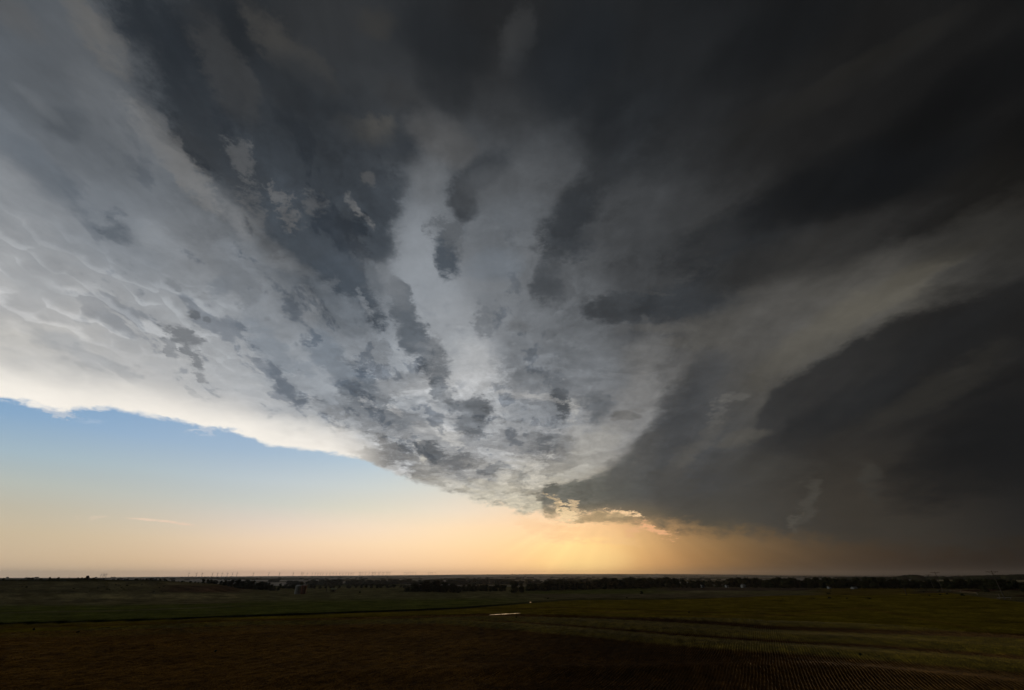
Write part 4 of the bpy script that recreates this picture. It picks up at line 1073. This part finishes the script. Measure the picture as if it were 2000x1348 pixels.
for px, py, s, lb in ((1638,1278,.2,'leftmost dark weed clump among the crop rows at lower right'), (1682,1282,.3,'largest dark weed clump among the crop rows at lower right'), (1696,1282,.2,'pale low weed clump just right of the largest one'),
                      (1711,1284,.15,'middle of three small weed clumps right of the largest one'), (1719,1283,.17,'weed clump between the two small clumps at lower right'), (1735,1288,.17,'rightmost weed clump of the patch at lower right'),
                      (65,1231,.32,'low weed clump near the left edge of the brown field'), (150,1238,.36,'taller ragged weed clump in the brown field near the left edge'), (420,1275,.3,'small dark weed clump in the brown field below the left hill'), (1008,1208,.35,'weed clump at the right end of the bright puddle')):
    x, y, z = place(px, py); bush(x, y, z, s, lb, name='weed_clump', flat=1.1)
for i in range(16):
    x, y, z = place(random.choice([random.uniform(1060, 1130), random.uniform(1180, 1225), random.uniform(1520, 1700)]), random.uniform(1168.5, 1170.5) if i < 11 else random.uniform(1150, 1156))
    bush(x, y, z, random.uniform(.4, .8), 'low dark scrub along the field edge in the middle distance', 'scrub along the field edge', 'edge_scrub', .6)
for i in range(22):
    px = random.uniform(1790, 1960); x, y, z = place(px, random.uniform(1143, 1164))
    bush(x, y, z, random.uniform(.4, 1.3), 'dim green scrub bush on the rough bank beside the utility poles', 'scrub on the right bank', 'bank_scrub', .7)

# ------------------------------------------------------------------ water
wm_ = bpy.data.materials.new('water'); wm_.use_nodes = True
b = wm_.node_tree.nodes['Principled BSDF']
q = G(wm_.node_tree)
b.inputs['Base Color'].default_value = (0.02, 0.018, 0.015, 1); b.inputs['Roughness'].default_value = 0.04; b.inputs['IOR'].default_value = 1.33; b.inputs['Specular IOR Level'].default_value = .5
bp = q.n('ShaderNodeBump'); bp.inputs['Strength'].default_value = .05; bp.inputs['Distance'].default_value = .02
q.put(bp.inputs['Height'], q.noise(q.n('ShaderNodeNewGeometry').outputs['Position'], 2.5, 3)); q.put(b.inputs['Normal'], bp.outputs[0])
def puddle(name, cx, cy, px0, px1, py, thick, seed):
    x0, y0, z0 = place(px0, py); x1, y1, z1 = place(px1, py)
    z = max(z0, z1, place((px0 + px1) / 2, py)[2]) + .16
    N = 60
    V, top, bot = [], [], []
    for i in range(N + 1):
        t = i / N
        x, y = x0 + (x1 - x0) * t, y0 + (y1 - y0) * t
        w = thick * (math.sin(math.pi * min(1, t * 1.02)) ** .6) * (.55 + .8 * vnoise(np.array([t * 14.]), np.array([seed * 1.]), seed)[0])
        top.append((x, y + w, z)); bot.append((x, y - w * .7, z))
    V = top + bot
    F = [(i, N + 1 + i, N + 2 + i, i + 1) for i in range(N)]
    me = mesh_of(name, V, F, wm_)
    tag(link(name, me), kind='structure')
puddle('puddle', 0, 0, 955, 1019, 1202, 1.2, 5)
puddle('puddle', 0, 0, 1034, 1038.5, 1177, 2.0, 6)

# ------------------------------------------------------------------ storage tanks
steelw = material('pale_painted_steel', (0.42, 0.41, 0.36), .5, .15, .6, .4)
steelb = material('rusty_brown_steel', (0.20, 0.075, 0.035), .6, .3, .8, .3)
steelg = material('grey_steel', (0.25, 0.24, 0.22), .5, .2, 1.5, .5, .6)
def lathe(prof, m=28):
    V, F = [], []
    for (r_, z_) in prof:
        for k in range(m):
            t = 2 * math.pi * k / m
            V.append((r_ * math.cos(t), r_ * math.sin(t), z_))
    for i in range(len(prof) - 1):
        for k in range(m):
            F.append((i * m + k, i * m + (k + 1) % m, (i + 1) * m + (k + 1) % m, (i + 1) * m + k))
    F.append(tuple((len(prof) - 1) * m + k for k in range(m)))
    return V, F
def tank(px, py, dia, H, mat, label):
    x, y, z = place(px, py)
    t = empty('storage_tank', (x, y, z - .1), math.atan2(-x, y)); tag(t, label, 'tank', 'storage tanks on the left pasture')
    r_ = dia / 2
    prof = [(r_, 0)]
    for k in range(1, 6):
        zz = H * k / 5
        prof += [(r_, zz - .06), (r_ + .04, zz - .03), (r_, zz)]
    V, F = lathe(prof); link('shell', mesh_of('tank_shell', V, F, mat, False), t)
    V, F = lathe([(r_ + .08, H - .02), (r_ + .08, H + .06), (r_ * .5, H + .42), (.25, H + .6), (.25, H + .75)]); link('roof', mesh_of('tank_roof', V, F, mat), t)
    V, F = [], []
    for s in (-.22, .22): tube(V, F, (s, -r_ - .18, 0), (s, -r_ - .18, H + .9), .035, .035)
    for k in range(int(H / .4)): tube(V, F, (-.22, -r_ - .18, .3 + k * .4), (.22, -r_ - .18, .3 + k * .4), .02, .02, 4)
    link('ladder', mesh_of('tank_ladder', V, F, steelg), t)
    V, F = [], []
    tube(V, F, (r_ * .7, -r_ * .75, .5), (r_ * .7, -r_ - 1.2, .5), .12, .12); tube(V, F, (r_ * .7, -r_ - 1.2, .5), (r_ * .7, -r_ - 1.2, 0), .12, .12)
    link('outlet_pipe', mesh_of('tank_pipe', V, F, steelg), t)
    V, F = [], []
    for k in range(10):
        a0, a1 = 2 * math.pi * k / 10, 2 * math.pi * (k + 1) / 10
        tube(V, F, (r_ * math.cos(a0), r_ * math.sin(a0), H), (r_ * math.cos(a0), r_ * math.sin(a0), H + 1), .03, .03, 4)
        tube(V, F, (r_ * math.cos(a0), r_ * math.sin(a0), H + 1), (r_ * math.cos(a1), r_ * math.sin(a1), H + 1), .03, .03, 4)
    link('railing', mesh_of('tank_railing', V, F, steelg), t)
tank(580.5, 1160, 5.6, 6.9, steelw, 'pale steel storage tank, the left one of the pair on the pasture')
tank(591.5, 1160, 4.9, 6.9, steelb, 'rusty brown storage tank, the right one of the pair on the pasture')

# ------------------------------------------------------------------ wooden poles
wood_ = material('weathered_wood', (0.13, 0.105, 0.08), .9, .3, 1.2, .15, bump=.2)
palew = material('pale_wood', (0.42, 0.38, 0.31), .9, .25, 1.2, .15)
ceram = material('insulator', (0.10, 0.05, 0.04), .3, .1, 1, .5)
def pole(x, y, z, H, label, arm=5.2, rz=0):
    t = empty('utility_pole', (x, y, z), rz); tag(t, label, 'utility pole', 'utility poles on the right')
    V, F = [], []; tube(V, F, (0, 0, -.8), (0, 0, H), .24, .16, 10); link('post', mesh_of('pole_post', V, F, wood_), t)
    bm = bmesh.new(); bmesh.ops.create_cube(bm, size=1, matrix=Matrix.Translation((0, -.22, H - .7)) @ Matrix.Diagonal((arm, .14, .2, 1)))
    me = bpy.data.meshes.new('pole_crossarm'); bm.to_mesh(me); bm.free(); me.materials.append(wood_)
    link('crossarm', me, t)
    for s in (-1, 1):
        V, F = [], []; tube(V, F, (0, -.24, H - 1.9), (s * arm * .3, -.24, H - .8), .05, .05, 5); link('brace', mesh_of('pole_brace', V, F, wood_), t)
    for s in (-.46, -.3, .3, .46):
        V, F = lathe([(.05, H - .6), (.11, H - .52), (.06, H - .45), (.11, H - .38), (.03, H - .25)], 8)
        V = [(a + s * arm, b_ - .22, c) for a, b_, c in V]; link('insulator', mesh_of('pole_insulator', V, F, ceram), t)
x, y, z = place(1963, 1171); dz_ = math.hypot(x, y)
H1 = EYE + dz_ * math.tan(R(azel(1936, 1114.5)[1])) - z
pole(x, y, z, H1, 'nearest utility pole, tall with its crossarm against the dark sky at far right', 17 * (y * .877 + 5) / 824, R(-42))
x, y, z = at(1829, 560); H2 = EYE + 560 * math.tan(R(azel(1820, 1116.5)[1])) - z
pole(x, y, z, H2, 'second utility pole standing left of the tallest one with its crossarm seen at a slant', 6.5, R(-62))
x, y, z = at(1814, 800); H3 = EYE + 800 * math.tan(R(azel(1810, 1121.5)[1])) - z
pole(x, y, z, H3, 'farthest and smallest utility pole, left of the other two', 6.0, R(-62))
def post(px, py, H, r_, label, mat=wood_, name='wooden_post', lean=0):
    x, y, z = place(px, py)
    V, F = [], []; tube(V, F, (0, 0, -.5), (lean, 0, H), r_, r_ * .85, 8)
    o = link(name, mesh_of(name, V, F, mat)); o.location = (x, y, z); tag(o, label, 'post')
post(1771, 1162, 4.6, .26, 'thick dark post alone at the edge of the dim right-hand field')
post(637, 1156.5, 4.2, .28, 'dark upright post between the storage tanks and the pale shed')
x, y, z = place(1960, 1170)
t = empty('pipe_rail', (x, y - 1.0, z), R(-8)); tag(t, 'long pale horizontal rail lying on short legs at the foot of the nearest utility pole', 'rail')
V, F = [], []; tube(V, F, (-3.6, 0, .62), (3.6, 0, .75), .17, .15, 8); link('rail', mesh_of('pipe_rail_bar', V, F, palew), t)
for s in (-2.8, 0, 2.8):
    V, F = [], []; tube(V, F, (s, 0, -.2), (s, 0, .62), .1, .1, 6); link('leg', mesh_of('pipe_rail_leg', V, F, palew), t)
# fence on the right bank
pts = [place(px, py) for px, py in ((1832,1154),(1856,1155),(1877,1158),(1909,1162),(1952,1165.5))]
x0, y0, z0 = pts[0]
t = empty('wire_fence', (x0, y0, z0)); tag(t, 'wire fence on thin pale posts climbing the rough bank to the nearest utility pole', 'fence')
for (x, y, z) in pts:
    V, F = [], []; tube(V, F, (x - x0, y - y0, z - z0 - .3), (x - x0 + .2, y - y0, z - z0 + 1.5), .09, .07, 6); link('post', mesh_of('fence_post', V, F, palew), t)
for hh in (.5, .9, 1.3):
    V, F = [], []
    for p, r_ in zip(pts, pts[1:]):
        tube(V, F, (p[0] - x0, p[1] - y0, p[2] - z0 + hh), (r_[0] - x0, r_[1] - y0, r_[2] - z0 + hh), .012, .012, 4)
    link('wire', mesh_of('fence_wire', V, F, steelg), t)
# bare dead shrub
x, y, z = place(1836, 1154)
V, F = [], []
rr = random.Random(3)
for k in range(9):
    a = rr.uniform(-1.2, 1.2); L_ = rr.uniform(2.2, 4.2)
    p1 = (math.sin(a) * L_, rr.uniform(-.5, .5), math.cos(a) * L_)
    tube(V, F, (0, 0, -.2), p1, .12, .05, 5)
    for j in range(3):
        b0_ = rr.uniform(.4, .9); a2 = a + rr.uniform(-.7, .7)
        s0 = tuple(c * b0_ for c in p1)
        tube(V, F, s0, (s0[0] + math.sin(a2) * 1.1, s0[1] + rr.uniform(-.3, .3), s0[2] + math.cos(a2) * 1.1), .045, .02, 4)
o = link('bare_shrub', mesh_of('bare_shrub', V, F, barkm)); o.location = (x, y, z); tag(o, 'bare branching dead shrub at the left end of the wire fence', 'shrub')

# ------------------------------------------------------------------ farm buildings
plast = material('white_siding', (0.45, 0.46, 0.43), .7, .1, .8, .3)
roofm = material('pale_metal_roof', (0.26, 0.26, 0.25), .45, .15, .5, .5)
roofd = material('dark_shingle_roof', (0.08, 0.07, 0.06), .9, .2, 1.5, .2)
glassm = material('window_glass', (0.03, 0.035, 0.04), .1, .05, 1, .5)
def box(V, F, x0, x1, y0, y1, z0, z1):
    i = len(V)
    V += [(x0,y0,z0),(x1,y0,z0),(x1,y1,z0),(x0,y1,z0),(x0,y0,z1),(x1,y0,z1),(x1,y1,z1),(x0,y1,z1)]
    F += [(i,i+3,i+2,i+1),(i+4,i+5,i+6,i+7),(i,i+1,i+5,i+4),(i+1,i+2,i+6,i+5),(i+2,i+3,i+7,i+6),(i+3,i,i+4,i+7)]
def house(px, d, w, l, h, label, name='farmhouse', roof=roofd, wall=plast, rz=0.3):
    x, y, z = at(px, d)
    t = empty(name, (x, y, z), rz); tag(t, label, 'house' if name == 'farmhouse' else 'shed')
    V, F = [], []
    box(V, F, -w/2, w/2, -l/2, l/2, -.5, h)
    i = len(V); V += [(-w/2,0,h+l*.28),(w/2,0,h+l*.28),(-w/2,-l/2,h),(-w/2,l/2,h),(w/2,-l/2,h),(w/2,l/2,h)]
    F += [(i+2,i,i+3),(i+4,i+5,i+1)]
    link('wall', mesh_of('wall', V, F, wall), t)
    V, F = [], []
    e = .3; k = .28
    for s in (-1, 1):
        i = len(V); zz = h - e * .56
        V += [(-w/2-e,s*(l/2+e),zz),(w/2+e,s*(l/2+e),zz),(w/2+e,0,h+l*k+.08),(-w/2-e,0,h+l*k+.08),(-w/2-e,s*(l/2+e),zz+.15),(w/2+e,s*(l/2+e),zz+.15),(w/2+e,0,h+l*k+.24),(-w/2-e,0,h+l*k+.24)]
        F += [(i,i+1,i+2,i+3),(i+4,i+5,i+6,i+7),(i,i+1,i+5,i+4),(i+1,i+2,i+6,i+5),(i+3,i,i+4,i+7)]
    link('roof', mesh_of('roof', V, F, roof), t)
    V, F = [], []; box(V, F, -.5, .5, -l/2-.05, -l/2-.003, 0, 2.0); link('door', mesh_of('door', V, F, roofd), t)
    if name == 'farmhouse':
        for s in (-w*.3, w*.3):
            V, F = [], []; box(V, F, s-.6, s+.6, -l/2-.04, -l/2-.003, 1.0, 2.1); link('window', mesh_of('window', V, F, glassm), t)
house(1415, 900, 4, 4, 3.0, 'tiny white farm building among trees, the left one of the three pale specks')
house(1447, 895, 6, 5, 3.2, 'small white farmhouse in a gap of the belt, middle of the three pale specks', roof=roofm)
house(1368, 860, 5, 4, 3.0, 'small pale building at the right foot of the humped clump of trees')
house(1612, 860, 4, 3.5, 2.2, 'low grey shed at the left end of the black tree belt', 'shed')
house(1660, 855, 8, 5, 1.1, 'long low pale shed at the foot of the black tree belt', 'shed', roofm)
house(656, 520, 5.0, 4, 1.9, 'small pale-roofed shed on the mound right of the dark post', 'shed', material('straw_roof', (0.34, 0.32, 0.18), .8, .2, 1), material('tan_boards', (0.25, 0.2, 0.12), .8, .2, 1))
x, y, z = at(1468, 880); bush(x, y, z, 2.6, 'yellow-green rounded bush right of the white farmhouse', flat=1.1)
bpy.context.view_layer.update()

# ------------------------------------------------------------------ wind turbines on the far ridge
turbm = material('turbine_paint', (0.12, 0.115, 0.11), .5, .05, .05, .3)
V, F = [], []; tube(V, F, (0, 0, -4), (0, 0, 80), 4.2, 3.0, 8); tower_me = mesh_of('turbine_tower', V, F, turbm)
V, F = [], []; box(V, F, -2.4, 2.4, -5, 7, 78.5, 83); nac_me = mesh_of('turbine_nacelle', V, F, turbm)
bl = []
V = [(0,-.6,0),(3.4,-.6,6),(2.4,-.5,20),(.7,-.3,40),(-.5,-.3,40),(-1.2,-.5,20),(-1.6,-.6,4),(0,.6,0),(3.4,.3,6),(2.4,.2,20),(.7,.1,40),(-.5,.1,40),(-1.2,.2,20),(-1.6,.5,4)]
F = [(0,1,2,3,4,5,6),(13,12,11,10,9,8,7)] + [(i, 7+i, 7+(i+1)%7, (i+1)%7) for i in range(7)]
blade_me = mesh_of('turbine_blade', V, F, turbm)
TUR = [(x, 14000) for x in (368,383,394,414,424,433,443,453,462,494,524,545,572,588)] + \
      [(x, 18500) for x in (591,599,609,615,620,625,630,637,644,650,656,663,669,675,680,685,689)] + \
      [(x, 17000) for x in (701,704,708,713,720,726,727.5,730,733,738,741,746,749,754,757,761)] + \
      [(x, 19500) for x in (789,793,797,802,806,811,837,841,844,850)] + [(x, 17500) for x in (197,201.5,204,207)]
GR = {14000: ('tall wind turbine in the nearer row standing left of the storage tanks', 'nearer wind turbines'),
      18500: ('small wind turbine in the evenly spaced row above the storage tanks', 'wind turbines above the tanks'),
      17000: ('small wind turbine in the crowded row left of the rounded clump', 'crowded wind turbines'),
      19500: ('faint tiny wind turbine in the last sparse row, nearest the centre', 'faint wind turbines near the centre'),
      17500: ('faint wind turbine tip rising behind the crest of the left hill', 'wind turbines behind the left hill')}
for px, d in TUR:
    x, y, z = at(px, d)
    t = empty('wind_turbine', (x, y, z - 1), math.atan2(-x, y) + random.uniform(-.5, .5), 1.0 if d == 14000 else 1.15)
    tag(t, GR[d][0], 'wind turbine', GR[d][1])
    link('tower', tower_me, t); link('nacelle', nac_me, t)
    ph = random.uniform(0, 2.09)
    for k in range(3):
        o = link('blade', blade_me, t); o.location = (0, -6, 80.8); o.rotation_euler = (0, ph + k * 2.0944, 0)

# ------------------------------------------------------------------ evening haze
hm_ = bpy.data.materials.new('haze'); hm_.use_nodes = True
nt = hm_.node_tree; nt.nodes.clear()
pv = nt.nodes.new('ShaderNodeVolumePrincipled'); om = nt.nodes.new('ShaderNodeOutputMaterial')
pv.inputs['Color'].default_value = (.86, .88, .92, 1); pv.inputs['Density'].default_value = HAZE; pv.inputs['Anisotropy'].default_value = 0.65
nt.links.new(pv.outputs[0], om.inputs['Volume'])
V, F = [], []; box(V, F, -24500, 24500, -24500, 24500, float(GZ.min()) - 1.5, max(float(GZ.max()), 16) + 150)
hb = link('haze', mesh_of('haze', V, F, hm_)); tag(hb, kind='stuff')
